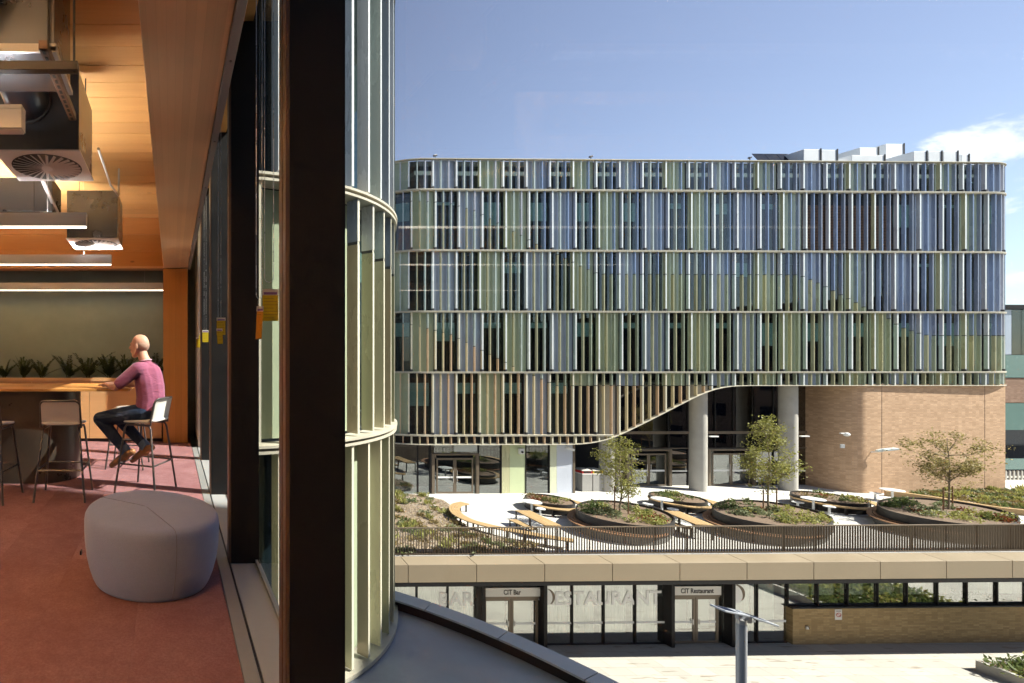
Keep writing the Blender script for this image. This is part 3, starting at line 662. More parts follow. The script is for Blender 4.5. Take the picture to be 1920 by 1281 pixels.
# ================================================================ the seated man
def blob(m, p, q, r1, r2, n=12):
    p = Vector(p); q = Vector(q); d = q - p; L = max(d.length, 1e-5); u = d / L
    pts, rad = [], []
    for a in (-85, -60, -30, 0): pts.append(p + u * r1 * math.sin(R(a))); rad.append(r1 * math.cos(R(a)))
    for a in (0, 30, 60, 85): pts.append(q + u * r2 * math.sin(R(a)) + u * 1e-5); rad.append(r2 * math.cos(R(a)))
    m.tube(pts, rad, n)
def chainb(m, seq, n=12):
    for (p, r1), (q, r2) in zip(seq, seq[1:]): blob(m, p, q, r1, r2, n)
def organic(m, name, mats, parent, vox=0.008, it=6):
    o = m.build(name, mats, parent, smooth=180)
    rm = o.modifiers.new('remesh', 'REMESH'); rm.mode = 'VOXEL'; rm.voxel_size = vox; rm.use_smooth_shade = True
    sm = o.modifiers.new('smooth', 'SMOOTH'); sm.factor = 0.5; sm.iterations = it
    return o
def skinmat():
    m, t, o = nodes('skin'); v = coords(t)
    a = noise(t, 9, 4, 0.6, v); cc = mixc(t, rng(t, a, 0.3, 0.7), (0.50, 0.26, 0.18), (0.60, 0.34, 0.24))
    pbsdf(t, o, cc, 0.5, 0, 0.4, None, Subsurface_Weight=0.12, Subsurface_Scale=0.02); return m
def shirtmat():
    m, t, o = nodes('pink_cotton'); v = coords(t); tw = noise(t, 300, 2, 0.5, v)
    w = noise(t, 4.0, 3, 0.5, coords(t, (0.8, 0.8, 2.0)), 1.2); w2 = noise(t, 9.0, 2, 0.5, coords(t, (0.7, 0.7, 1.6)), 1.0)
    cc = mixc(t, rng(t, tw, 0.35, 0.65), (0.215, 0.062, 0.115), (0.285, 0.09, 0.155))
    h = t.nodes.new('ShaderNodeMath'); h.operation = 'ADD'; t.links.new(w, h.inputs[0]); t.links.new(w2, h.inputs[1])
    pbsdf(t, o, cc, 0.9, 0, 0.15, bump(t, h.outputs[0], 0.30, 0.03), Sheen_Weight=0.2); return m
def denim():
    m, t, o = nodes('dark_denim'); v = coords(t); f = noise(t, 350, 2, 0.6, v); w = noise(t, 6, 4, 0.6, v, 0.7)
    cc = mixc(t, rng(t, f, 0.35, 0.65), (0.016, 0.026, 0.055), (0.032, 0.050, 0.095)); cc = mixc(t, rng(t, w, 0.45, 0.75, 0, 0.5), cc, (0.06, 0.085, 0.14))
    pbsdf(t, o, cc, 0.9, 0, 0.15, bump(t, noise(t, 12, 3, 0.5, coords(t, (0.6, 0.6, 1.6)), 0.8), 0.6, 0.025)); return m
pm = thing('person', 'bald man in pink shirt and jeans sitting at the high table', 'person', (-0.27, 5.31, 0), R(154.5))
b = MB()
# head: cranium, face, jaw, nose, ears on a neck
HC = Vector((0.085, 0.0, 1.505))
b.sphere(HC + Vector((-0.018, 0, 0.030)), (0.098, 0.076, 0.094), 20, 14)
b.sphere(HC + Vector((0.030, 0, -0.020)), (0.066, 0.062, 0.092), 18, 12)
blob(b, HC + Vector((0.048, 0.0, -0.088)), HC + Vector((0.052, 0, -0.092)), 0.034, 0.032)
for s in (-1, 1):
    blob(b, HC + Vector((-0.005, s * 0.052, -0.055)), HC + Vector((0.045, s * 0.022, -0.094)), 0.022, 0.022)
    b.sphere(HC + Vector((0.066, s * 0.032, -0.018)), (0.020, 0.022, 0.016), 10, 8)          # cheek
    b.sphere(HC + Vector((-0.012, s * 0.078, -0.008)), (0.021, 0.010, 0.033), 12, 8)          # ear
    blob(b, HC + Vector((0.082, s * 0.012, 0.030)), HC + Vector((0.074, s * 0.044, 0.028)), 0.011, 0.010)   # brow
blob(b, HC + Vector((0.090, 0, 0.018)), HC + Vector((0.108, 0, -0.020)), 0.009, 0.014)        # nose
blob(b, HC + Vector((0.088, 0.014, -0.058)), HC + Vector((0.088, -0.014, -0.058)), 0.010, 0.010)   # lips
chainb(b, [((0.005, 0, 1.335), 0.062), ((0.035, 0, 1.40), 0.056), ((0.055, 0, 1.455), 0.056)])
# arms: near (left) arm reaches onto the table, hands meet
hands = []
for s, el, wr in ((1, (0.215, 0.255, 1.085), (0.425, 0.10, 1.098)), (-1, (0.25, -0.245, 1.09), (0.455, -0.06, 1.10))):
    sh = Vector((0.01, s * 0.178, 1.275)); el = Vector(el); wr = Vector(wr)
    chainb(b, [(sh, 0.052), (sh.lerp(el, 0.5), 0.047), (el, 0.040), (el.lerp(wr, 0.35), 0.040), (wr, 0.026)])
    d = (wr - el).normalized(); d.z = 0; d.normalize(); sd = Vector((-d.y, d.x, 0))
    pc = wr + d * 0.055 + Vector((0, 0, -0.012))
    blob(b, wr + d * 0.015, pc + sd * 0.016, 0.022, 0.020); blob(b, wr + d * 0.015, pc - sd * 0.020, 0.022, 0.019)
    for k, (off, ln) in enumerate(((0.031, 0.070), (0.010, 0.080), (-0.011, 0.074), (-0.031, 0.058))):
        k0 = pc + sd * off * s * -1 + d * 0.022; k1 = k0 + d * ln * 0.55 + Vector((0, 0, 0.004)); k2 = k1 + d * ln * 0.45 + Vector((0, 0, -0.012))
        chainb(b, [(k0, 0.0098), (k1, 0.0088), (k2, 0.0078)], 8)
    th0 = wr + d * 0.03 - sd * s * 0.022; th1 = th0 + d * 0.035 - sd * s * 0.026 + Vector((0, 0, -0.004)); th2 = th1 + d * 0.032 - sd * s * 0.004 + Vector((0, 0, -0.006))
    chainb(b, [(th0, 0.014), (th1, 0.011), (th2, 0.009)], 8)
# trunk and legs (under the clothes) keep the figure in one piece
chainb(b, [((-0.02, 0, 0.84), 0.11), ((-0.05, 0, 1.0), 0.11), ((-0.03, 0, 1.18), 0.12), ((0.0, 0, 1.29), 0.075), ((0.005, 0, 1.335), 0.06)])
for s in (-1, 1): blob(b, (-0.005, 0, 1.27), (0.01, s * 0.178, 1.275), 0.06, 0.05)
LEGS = {1: ((0.0, 0.095, 0.815), (0.475, 0.150, 0.735), (0.170, 0.115, 0.405), (0.30, 0.12, 0.325)), -1: ((0.0, -0.095, 0.815), (0.46, -0.14, 0.745), (0.055, -0.105, 0.425), (0.185, -0.11, 0.345))}
for s, (hp, kn, an, to) in LEGS.items(): chainb(b, [(hp, 0.075), (kn, 0.050), (an, 0.034)])
organic(b, 'body', skinmat(), pm, 0.0065, 3)
# short hair round the temples and back of the head, and the eyes
hm = MB()
hm.sphere(HC + Vector((-0.030, 0, 0.010)), (0.089, 0.0775, 0.075), 20, 12)
ho = hm.build('cropped_hair', surf('grey_cropped_hair', (0.42, 0.26, 0.19), 0.9, 0.2, 60), pm, smooth=180)
for s in (-1, 1):
    e = MB(); e.sphere(HC + Vector((0.076, s * 0.030, 0.014)), 0.0105, 10, 8); e.build('eye', surf('eye', (0.12, 0.08, 0.06), 0.2, 0.05), pm, smooth=180)
# pink T-shirt
b = MB()
chainb(b, [((-0.045, 0.0, 0.835), 0.128), ((-0.075, 0, 0.95), 0.135), ((-0.065, 0, 1.08), 0.140), ((-0.045, 0, 1.20), 0.135)])
for s in (-1, 1):
    chainb(b, [((-0.035, s * 0.060, 0.835), 0.118), ((-0.05, s * 0.055, 0.98), 0.118), ((-0.03, s * 0.075, 1.15), 0.112), ((-0.015, s * 0.09, 1.235), 0.085)])
    el = Vector((0.215, 0.255, 1.085) if s > 0 else (0.25, -0.245, 1.09)); sh = Vector((0.01, s * 0.170, 1.27))
    chainb(b, [((-0.01, s * 0.08, 1.27), 0.070), (sh, 0.070), (sh.lerp(el, 0.45), 0.066), (sh.lerp(el, 0.80), 0.063)])
chainb(b, [((-0.02, 0, 1.25), 0.085), ((0.002, 0, 1.318), 0.068)])
organic(b, 'shirt', shirtmat(), pm, 0.009, 5)
b = MB(); b.tube([(0.008 + 0.064 * math.cos(a * math.pi / 8), 0.064 * math.sin(a * math.pi / 8), 1.352 - 0.012 * math.cos(a * math.pi / 8)) for a in range(16)], 0.0075, 6, closed=True)
b.build('collar', surf('pale_collar', (0.55, 0.30, 0.38), 0.9, 0.05), pm, smooth=180)
# jeans with turned-up cuffs
b = MB()
chainb(b, [((-0.045, 0.06, 0.855), 0.108), ((-0.045, -0.06, 0.855), 0.108)])
chainb(b, [((-0.055, 0.07, 0.825), 0.100), ((-0.055, -0.07, 0.825), 0.100)])
for s, (hp, kn, an, to) in LEGS.items():
    hp = Vector(hp); kn = Vector(kn); an = Vector(an)
    chainb(b, [(hp + Vector((-0.03, 0, 0.0)), 0.100), (hp.lerp(kn, 0.45), 0.092), (kn, 0.072), (kn.lerp(an, 0.4), 0.066), (kn.lerp(an, 0.9), 0.052)])
organic(b, 'jeans', denim(), pm, 0.009, 4)
for s, (hp, kn, an, to) in LEGS.items():
    kn = Vector(kn); an = Vector(an); b = MB(); b.tube([kn.lerp(an, 0.86), kn.lerp(an, 1.0)], [0.058, 0.059], 16); b.build('cuff', surf('pale_denim_cuff', (0.10, 0.16, 0.27), 0.9, 0.1, 40), pm, smooth=60)
    b = MB(); to = Vector(to); d = (to - an).normalized(); hl = an - d * 0.085 + Vector((0.0, 0, -0.055)); to = to + d * 0.05 + Vector((0, 0, -0.05))
    chainb(b, [(hl + Vector((0, 0, 0.015)), 0.036), (hl.lerp(to, 0.45) + Vector((0, 0, 0.022)), 0.042), (to, 0.032)]); blob(b, an + Vector((0, 0, -0.01)), hl.lerp(to, 0.3), 0.040, 0.04)
    so = organic(b, 'shoe', surf('tan_leather', (0.30, 0.145, 0.06), 0.4, 0.15, 8), pm, 0.008, 4)
# ================================================================ fins shared by both facades
def finmat(name, c, rough=0.27, metal=0.2):
    return surf(name, c, rough, 0.10, 1.3, metal, 0.5, stretch=(1, 1, 0.25), rand=0.12)
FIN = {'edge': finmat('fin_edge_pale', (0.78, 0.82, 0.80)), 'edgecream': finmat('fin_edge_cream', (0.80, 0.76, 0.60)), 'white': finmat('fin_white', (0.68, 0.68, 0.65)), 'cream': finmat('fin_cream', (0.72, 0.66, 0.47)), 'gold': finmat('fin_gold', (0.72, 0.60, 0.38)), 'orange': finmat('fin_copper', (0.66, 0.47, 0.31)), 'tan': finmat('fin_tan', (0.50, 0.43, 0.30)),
       'sage': finmat('fin_sage', (0.36, 0.41, 0.32)), 'mint': finmat('fin_mint', (0.52, 0.60, 0.57)), 'olive': finmat('fin_olive', (0.45, 0.44, 0.29)), 'yellow': finmat('fin_lemon', (0.58, 0.57, 0.35)),
       'blue': finmat('fin_blue', (0.25, 0.33, 0.50)), 'lavender': finmat('fin_lavender', (0.55, 0.56, 0.62)), 'slate': finmat('fin_slate', (0.29, 0.33, 0.42))}
M['ledge'] = surf('pale_ledge_metal', (0.56, 0.52, 0.42), 0.45, 0.08, 2, 0.1)
M['bracket'] = surf('fin_bracket', (0.05, 0.05, 0.055), 0.5, 0.1)
M['winglass'] = glass('office_glass', (0.64, 0.73, 0.73), 0.05)
M['panel_blue'] = surf('blue_grey_spandrel', (0.32, 0.375, 0.47), 0.13, 0.08, 0.6, 0.0, 0.6, rvar=0.04)
M['panel_green'] = surf('green_spandrel', (0.385, 0.445, 0.315), 0.13, 0.08, 0.6, 0.0, 0.6, rvar=0.04)
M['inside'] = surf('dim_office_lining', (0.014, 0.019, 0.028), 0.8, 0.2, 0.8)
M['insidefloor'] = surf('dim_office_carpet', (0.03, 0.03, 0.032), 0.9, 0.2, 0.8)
M['blind'] = surf('pale_roller_blind', (0.64, 0.76, 0.71), 0.8, 0.04, 1)

# ================================================================ the curved wing of the own building
WC, WR = (0.15, 12.1), 4.72       # centre and glass-to-fin radius
wg = thing('curved_wing', 'curved wing of the own building with pale vertical fins, beyond the window', 'building', (WC[0] + 2, WC[1] - 4, -3.8))
WO = (WC[0] + 2, WC[1] - 4, -3.8)
def wp(phi, r, z): return (WC[0] + r * math.sin(R(phi)), WC[1] - r * math.cos(R(phi)), z)
ZR = [(-3.78, 0.02), (0.06, 4.08), (4.13, 8.6)]
def arc_ring(m, r0, r1, z0, z1, a0=9.2, a1=96, step=2.0):
    n = int((a1 - a0) / step) + 1; rings = []
    for k in range(n + 1):
        a = a0 + (a1 - a0) * k / n
        rings.append([wp(a, r0, z0), wp(a, r1, z0), wp(a, r1, z1), wp(a, r0, z1)])
    m.rings(rings)
for z in (0.02, 4.08):
    m = MB(); arc_ring(m, 4.44, 4.775, z - 0.075, z - 0.035); m.build('ledge', M['ledge'], wg, org=WO, smooth=30)
    m = MB(); arc_ring(m, 4.44, 4.785, z + 0.012, z + 0.052); m.build('ledge', M['ledge'], wg, org=WO, smooth=30)
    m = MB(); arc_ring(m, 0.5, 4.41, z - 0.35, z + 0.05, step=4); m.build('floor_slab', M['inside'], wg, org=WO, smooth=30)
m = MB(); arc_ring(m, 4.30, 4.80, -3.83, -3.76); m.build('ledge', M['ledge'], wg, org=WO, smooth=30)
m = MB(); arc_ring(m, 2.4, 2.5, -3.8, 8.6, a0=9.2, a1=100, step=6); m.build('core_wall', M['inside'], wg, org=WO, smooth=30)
m = MB(); arc_ring(m, 0.5, 4.75, 8.6, 9.0, step=4); m.build('roof', M['ownwall'], wg, org=WO)
m = MB(); m.prism([(0.602, 7.80), (0.66, 7.72), (0.93, 7.58), (0.86, 7.90), (0.70, 12.0), (0.602, 12.0)], -3.78, 8.6); m.build('party_wall', M['ownwall'], wg, org=WO)
FS = 6.1
fin_cols = [['cream', 'olive', 'tan'], ['cream', 'tan', 'olive'], ['mint', 'slate', 'white']]
top_cols = ['mint', 'slate', 'white']
r = random.Random(4)
for row, (z0, z1) in enumerate(ZR):
    for k in range(16):
        phi = 12.0 + FS * k + (0 if row != 1 else 2.0)
        if phi > 97: break
        zs = z0 + 0.056; ze = z1 - 0.086
        zc = None
        if row == 1: zc = ze - 0.55 - 0.018 * max(0, k - 2) * 4
        r0, r1, th = 4.54, 4.74, 0.060
        m = MB(); ro, rn = Vector(wp(phi, 1, 0)) - Vector((WC[0], WC[1], 0)), None
        rn = Vector((math.cos(R(phi)), math.sin(R(phi)), 0)); c = Vector((WC[0], WC[1], 0))
        def seg(mm, za, zb, mi, g=0.0):
            q = [c + ro * (r1 + g) - rn * (th / 2 + g), c + ro * (r1 + g) + rn * (th / 2 + g), c + ro * r0 + rn * (th / 2 + g), c + ro * r0 - rn * (th / 2 + g)]
            mm.hexa([(p.x, p.y, za) for p in q] + [(p.x, p.y, zb) for p in q], mi)
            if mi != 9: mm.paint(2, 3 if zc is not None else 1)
        if zc is None:
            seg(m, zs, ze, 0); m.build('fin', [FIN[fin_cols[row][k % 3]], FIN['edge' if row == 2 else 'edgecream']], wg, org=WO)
        else:
            seg(m, zs, zc - 0.05, 0); seg(m, zc, ze, 1); seg(m, zc - 0.049, zc - 0.001, 2, -0.006)
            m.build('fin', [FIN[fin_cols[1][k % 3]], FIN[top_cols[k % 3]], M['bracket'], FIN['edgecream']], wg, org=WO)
    for k in range(17):
        a0 = 9.6 + 5.5 * k; a1 = a0 + 5.5
        q = [wp(a0 + 0.1, 4.43, 0), wp(a1 - 0.1, 4.43, 0), wp(a1 - 0.1, 4.42, 0), wp(a0 + 0.1, 4.42, 0)]
        solid = (k + row) % 4 == 2
        m = MB(); m.hexa([(p[0], p[1], z0 + 0.055) for p in q] + [(p[0], p[1], z1 - 0.09) for p in q])
        m.build('panel' if solid else 'pane', M['panel_green' if row < 2 else 'panel_blue'] if solid else M['winglass'], wg, org=WO)
        if not solid and row > 0 and k % 2 == 0:
            h = r.uniform(0.8, 2.4); m = MB(); q = [wp(a0 + 0.3, 4.20, 0), wp(a1 - 0.3, 4.20, 0), wp(a1 - 0.3, 4.19, 0), wp(a0 + 0.3, 4.19, 0)]
            m.hexa([(p[0], p[1], z1 - 0.35 - h) for p in q] + [(p[0], p[1], z1 - 0.35) for p in q]); m.build('blind', M['blind'], wg, org=WO)

# ---------------------------------------------------------------- low curved roof below the windows
PC, PR = (-0.32, 5.04), 7.45
o3 = (3.5, 8, -3.9)
M['roofing'] = surf('blue_grey_roof_membrane', (0.29, 0.315, 0.36), 0.6, 0.18, 0.7, bmp=0.05)
lr = thing('low_roof', 'flat blue grey roof with a curved metal parapet below the windows', 'roof', o3)
def pp(a, r, z): return (PC[0] + r * math.cos(R(a)), PC[1] + r * math.sin(R(a)), z)
m = MB(); pts = [pp(a, PR - 0.05, 0)[:2] for a in range(-60, 91, 2)]; m.prism([(p[0], p[1]) for p in pts] + [(PC[0], PC[1])], -4.15, -3.86)
m.build('roof_deck', M['roofing'], lr, org=o3)
m = MB(); rings = []
for k in range(76): a = -60 + 2 * k; rings.append([pp(a, PR - 0.06, -3.95), pp(a, PR + 0.06, -3.95), pp(a, PR + 0.06, -3.62), pp(a, PR - 0.06, -3.62)])
m.rings(rings); m.build('upstand', M['bronze'], lr, org=o3, smooth=20)
M['coping'] = surf('coping_metal', (0.40, 0.41, 0.43), 0.42, 0.08, 1.5, 0.25)
for k in range(13):
    a0 = -50 + 10.2 * k + 1.2; rings = []
    for j in range(9):
        a = a0 + 0.06 + (10.2 - 0.12) * j / 8; rings.append([pp(a, PR - 0.19, -3.635), pp(a, PR + 0.17, -3.615), pp(a, PR + 0.17, -3.575), pp(a, PR - 0.19, -3.60)])
    m = MB(); m.rings(rings); m.build('coping_piece', M['coping'], lr, org=o3, smooth=30)
m = MB(); rings = [[pp(a, PR + 0.03, -12.6), pp(a, PR + 0.05, -12.6), pp(a, PR + 0.05, -3.96), pp(a, PR + 0.03, -3.96)] for a in range(-60, 91, 3)]
m.rings(rings); m.build('wall_below', M['ownwall'], lr, org=o3, smooth=20)
# ================================================================ the fin-clad building across the square
ZD, ZP = -7.56, -12.60            # terrace deck and plaza levels
YF = 32.2                         # front of the fins
X0, X1 = fx(800, YF), fx(1863, YF); RL, RRt = 3.4, 2.9
def path(s, off):                 # point, outward normal on the facade line; off > 0 is outwards
    if s < X0:
        a = (X0 - s) / RL; n = (-math.sin(a), -math.cos(a)); c = (X0, YF + RL); q = RL + off
    elif s > X1:
        a = (s - X1) / RRt; n = (math.sin(a), -math.cos(a)); c = (X1, YF + RRt); q = RRt + off
    else:
        return (s, YF - off), (0.0, -1.0)
    return (c[0] + n[0] * q, c[1] + n[1] * q), n
FO = (36.0, 34.0, ZD)
fb = thing('fin_clad_building', 'long office building clad in coloured vertical fins with rounded ends and brick base', 'building', W(*FO), TH)
MODW = 1.52; S0 = fx(812.5, YF)
def interp(tab, x):
    if x <= tab[0][0]: return tab[0][1]
    for (a, b), (c, d) in zip(tab, tab[1:]):
        if x <= c: return b + (d - b) * (x - a) / (c - a)
    return tab[-1][1]
def colpx(s):                     # picture column of a facade position (used to lay out the colour zones)
    lo, hi = 600.0, 2100.0
    for _ in range(40):
        mid = (lo + hi) / 2
        if fx(mid, YF) < s: lo = mid
        else: hi = mid
    return lo
def zof(px, py):                  # level seen at that height on the facade plane
    a = (px - VPX) / FPX; t = YF / (CT - a * ST); return EYE - (py - VPY) * t / FPX
G_T = [(745, 604), (786, 612), (847, 628), (906, 658), (966, 689), (1000, 704), (1045, 724), (2000, 724)]
B_T = [(745, 375), (840, 381), (890, 395), (935, 419), (980, 443), (1010, 460), (1095, 502), (1124, 514.5), (1500, 516), (1530, 528), (1558, 542), (1586, 557), (1615, 572), (1628, 580), (1662, 593), (1690, 613), (1720, 624), (1745, 630), (2000, 630)]
SK_T = [(700, 835), (1085, 834.5), (1125, 830), (1150, 822), (1180, 808), (1230, 783), (1280, 757), (1310, 742), (1335, 731), (1358, 726), (1385, 724), (2000, 724)]
S_TAB = []
def tab_s(tab): return [(fx(p, YF), zof(p, y)) for p, y in tab]
GZ, BZ, SK = tab_s(G_T), tab_s(B_T), tab_s(SK_T)
def skirt(s):                     # smooth lower edge of the fin screen
    return sum(interp(SK, s + d) for d in (-0.9, -0.45, 0, 0.45, 0.9)) / 5
LEDGE = [14.05, 12.10, 8.20, 4.27, 0.357, -3.70]
ROWS = [(12.17, 13.99), (8.27, 12.03), (4.34, 8.13), (0.427, 4.20), (-3.63, 0.287), (-4.3, -3.77)]
S_END = fx(1160, YF)              # where the lowest full storey of the screen stops
SA, SB = X0 - 4.4, X1 + 3.6
def finbox(m, s, th, dep, z0, z1, mi, g=0.0, off0=0.0):
    (x, y), n = path(s, off0 + g); tx, ty = -n[1], n[0]
    p0 = Vector((x, y)); tv = Vector((tx, ty)) * (th / 2 + g); dv = Vector((-n[0], -n[1])) * (dep)
    q = [p0 - tv, p0 + tv, p0 + tv + dv, p0 - tv + dv]
    m.hexa([(a.x, a.y, z0) for a in q] + [(a.x, a.y, z1) for a in q], mi)
def blue_set(s):
    if s < fx(1000, YF): return ('white', 'mint', 'lavender')
    if s < fx(1380, YF): return ('lavender', 'mint', 'blue')
    return ('lavender', 'blue', 'slate')
def green_set(s):
    return ('white', 'olive', 'mint') if s < fx(1050, YF) else ('mint', 'olive', 'sage')
GOLD = ('cream', 'gold', 'orange')
rf = random.Random(11)
loose = {}
n_fin = 0
for row, (z0, z1) in enumerate(ROWS):
    shift = 0.17 if row % 2 else 0.0
    k0 = math.floor((SA - S0 - shift) / (MODW / 3)); k1 = math.ceil((SB - S0 - shift) / (MODW / 3))
    for k in range(k0, k1 + 1):
        s = S0 + shift + k * MODW / 3
        if s < SA or s > SB: continue
        a, b = z0, z1
        mod = k // 3; j = k % 3
        typ = (mod - row % 2) % 4          # 0 blue panel, 1 window, 2 green panel, 3 window
        if row == 4:
            lo = skirt(s)
            a = max(a, lo + 0.06)
            if s > fx(1395, YF): a = lo + 0.06
        if row == 5:
            if s > fx(1152, YF): continue
            a = skirt(s) + 0.06
        if b - a < 0.12: continue
        gz, bz = interp(GZ, s), interp(BZ, s)
        cuts = sorted([z for z in (gz, bz) if a + 0.15 < z < b - 0.15])
        def colr(z):
            if z < gz - 0.01 and s < fx(1340, YF): st = GOLD
            elif z < bz: st = green_set(s)
            else: st = blue_set(s)
            c = st[j]
            if j == 0 and typ == 2 and st is not GOLD: c = 'yellow'
            return c
        th = 0.085 if j == 0 else 0.055
        edges = [a] + cuts + [b]; mats = []; m = MB(); ne = len(edges) - 1 + (1 if cuts else 0)
        for q in range(len(edges) - 1):
            zz0 = edges[q] + (0.05 if q else 0); zz1 = edges[q + 1]
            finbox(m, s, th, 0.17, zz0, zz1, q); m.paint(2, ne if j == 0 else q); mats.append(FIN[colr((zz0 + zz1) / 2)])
            if q: finbox(m, s, th, 0.15, edges[q] + 0.001, edges[q] + 0.049, len(edges) - 1, -0.008)
        if cuts: mats.append(M['bracket'])
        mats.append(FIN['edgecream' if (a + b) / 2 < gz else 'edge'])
        big = row in (1, 2, 3) or (row == 4 and b - a > 1.2)
        if big:
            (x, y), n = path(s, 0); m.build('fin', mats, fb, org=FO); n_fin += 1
        else:
            key = (row,); L = loose.setdefault(key, [MB(), []])
            for mm in mats:
                if mm not in L[1]: L[1].append(mm)
            base = len(L[0].v); L[0].v += m.v; L[0].f += [tuple(i + base for i in f) for f in m.f]; L[0].m += [L[1].index(mats[i]) for i in m.m]
for key, (m, mats) in loose.items():
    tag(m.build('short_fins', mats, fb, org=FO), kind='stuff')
# ledges between the storeys
def strip(m, sa, sb, o0, o1, za, zb, step=0.5, curve=None):
    n = max(2, int((sb - sa) / step)); rings = []
    for k in range(n + 1):
        s = sa + (sb - sa) * k / n; (xo, yo), _ = path(s, o1); (xi, yi), _ = path(s, o0); d = curve(s) if curve else 0
        rings.append([(xo, yo, za + d), (xi, yi, za + d), (xi, yi, zb + d), (xo, yo, zb + d)])
    m.rings(rings)
for k, z in enumerate(LEDGE):
    e = SB if k < 5 else fx(1150, YF)
    m = MB(); strip(m, SA, e, -0.30, 0.06, z + 0.010, z + 0.045); m.build('ledge', M['ledge'], fb, org=FO, smooth=30)
    if 0 < k: m = MB(); strip(m, SA, e, -0.30, 0.05, z - 0.048, z - 0.012); m.build('ledge', M['ledge'], fb, org=FO, smooth=30)
m = MB(); strip(m, SA, SB, -0.25, 0.05, 0.012, 0.052, 0.25, skirt); m.build('skirt_rail', M['ledge'], fb, org=FO, smooth=30)
m = MB()
for row in range(5):
    shift = 0.17 if row % 2 else 0.0
    for k in range(int((SB - SA) / MODW)):
        s = S0 + shift + (k - 2) * MODW
        if SA < s < SB and (row < 4 or s < S_END): finbox(m, s, 0.10, 0.2, LEDGE[row + 1] + 0.063, LEDGE[row + 1] + 0.20, 0, 0.002, 0.03)
tag(m.build('brackets', M['bracket'], fb, org=FO), kind='stuff')
# panels and panes, one per bay and storey
OFFP = -0.27
def facade_quad(name, mat, sa, sb, o0, z0, z1, th=0.04, par=None, sub=1):
    m = MB(); rings = []
    n = sub if X0 < sa and sb < X1 else 4
    for k in range(n + 1):
        s = sa + (sb - sa) * k / n; (xo, yo), _ = path(s, o0); (xi, yi), _ = path(s, o0 - th)
        rings.append([(xo, yo, z0), (xi, yi, z0), (xi, yi, z1), (xo, yo, z1)])
    m.rings(rings); return m.build(name, mat, par or fb, org=FO, smooth=20 if n > 1 else None)
M['louvre'] = surf('brown_louvre', (0.22, 0.13, 0.09), 0.6, 0.1)
LV0, LV1 = fx(1508, YF), fx(1672, YF)
for row, (z0, z1) in enumerate(ROWS[:5]):
    shift = 0.17 if row % 2 else 0.0
    for mod in range(math.floor((SA - S0) / MODW), math.ceil((SB - S0) / MODW)):
        sa = S0 + shift + mod * MODW; sb = sa + MODW
        if sa < SA or sb > SB + 0.5: continue
        typ = (mod - row % 2) % 4; zz0 = z0
        if row == 4:
            zz0 = max(z0, skirt((sa + sb) / 2) + 0.1)
            if sb > fx(1112, YF): zz0 = max(zz0, -0.47)
        if row == 1 and LV0 < sa + 0.5 < LV1:
            lv = facade_quad('louvre_backing', M['inside'], sa + 0.03, sb - 0.03, OFFP - 0.1, zz0, z1)
            m = MB(); z = zz0 + 0.05
            while z < z1 - 0.75: finbox(m, (sa + sb) / 2, MODW * 0.93, 0.06, z, z + 0.045, 0, 0, OFFP + 0.03); z += 0.10
            tag(m.build('louvre_slats', M['louvre'], fb, org=FO), kind='stuff'); continue
        if typ in (0, 2):
            pn = facade_quad('panel', M['panel_blue' if typ == 0 else 'panel_green'], sa + 0.02, sb - 0.02, OFFP, zz0 - 0.05, z1 + 0.05)
        else:
            facade_quad('pane', M['winglass'], sa + 0.03, sb - 0.03, OFFP - 0.02, zz0, z1, 0.012)
            fr = MB(); finbox(fr, sa + 0.015, 0.05, 0.10, zz0, z1, 0, 0, OFFP + 0.02); fr.build('window_mullion', M['bronze'], fb, org=FO)
            if row in (1, 3) or (row == 4 and sb < fx(1112, YF)) or (row == 2 and rf.random() < 0.3):
                h = rf.choice((0.35, 0.7, 0.9, 1.5, 1.2)) if rf.random() < 0.85 else 0.2
                facade_quad('blind', M['blind'], sa + 0.06, sb - 0.06, OFFP - 0.16, z1 - 0.62 - h, z1 - 0.62, 0.01)
# floor slabs and inner walls seen through the glass
for z in LEDGE[:5]:
    e = SB if z > -1 else fx(1120, YF)
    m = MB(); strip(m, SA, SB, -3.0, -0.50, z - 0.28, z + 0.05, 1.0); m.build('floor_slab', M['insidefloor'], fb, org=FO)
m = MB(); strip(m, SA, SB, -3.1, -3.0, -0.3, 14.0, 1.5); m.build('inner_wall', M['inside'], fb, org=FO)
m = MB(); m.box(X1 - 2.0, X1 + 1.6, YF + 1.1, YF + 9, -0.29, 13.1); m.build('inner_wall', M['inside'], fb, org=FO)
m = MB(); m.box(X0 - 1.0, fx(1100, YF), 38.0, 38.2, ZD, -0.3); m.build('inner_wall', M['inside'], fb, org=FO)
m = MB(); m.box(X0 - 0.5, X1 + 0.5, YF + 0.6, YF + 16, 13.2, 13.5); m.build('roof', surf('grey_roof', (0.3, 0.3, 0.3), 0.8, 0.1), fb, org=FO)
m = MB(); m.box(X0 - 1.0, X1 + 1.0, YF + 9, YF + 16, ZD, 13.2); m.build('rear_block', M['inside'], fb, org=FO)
m = MB(); strip(m, fx(1095, YF), SB, -3.4, -0.52, -0.42, -0.30, 1.0); m.build('soffit', surf('soffit', (0.22, 0.2, 0.18), 0.7, 0.1), fb, org=FO)
m = MB(); strip(m, SA, fx(1125, YF), -1.0, -0.46, -4.25, -3.80, 1.0); m.build('soffit', M['bronze'], fb, org=FO)

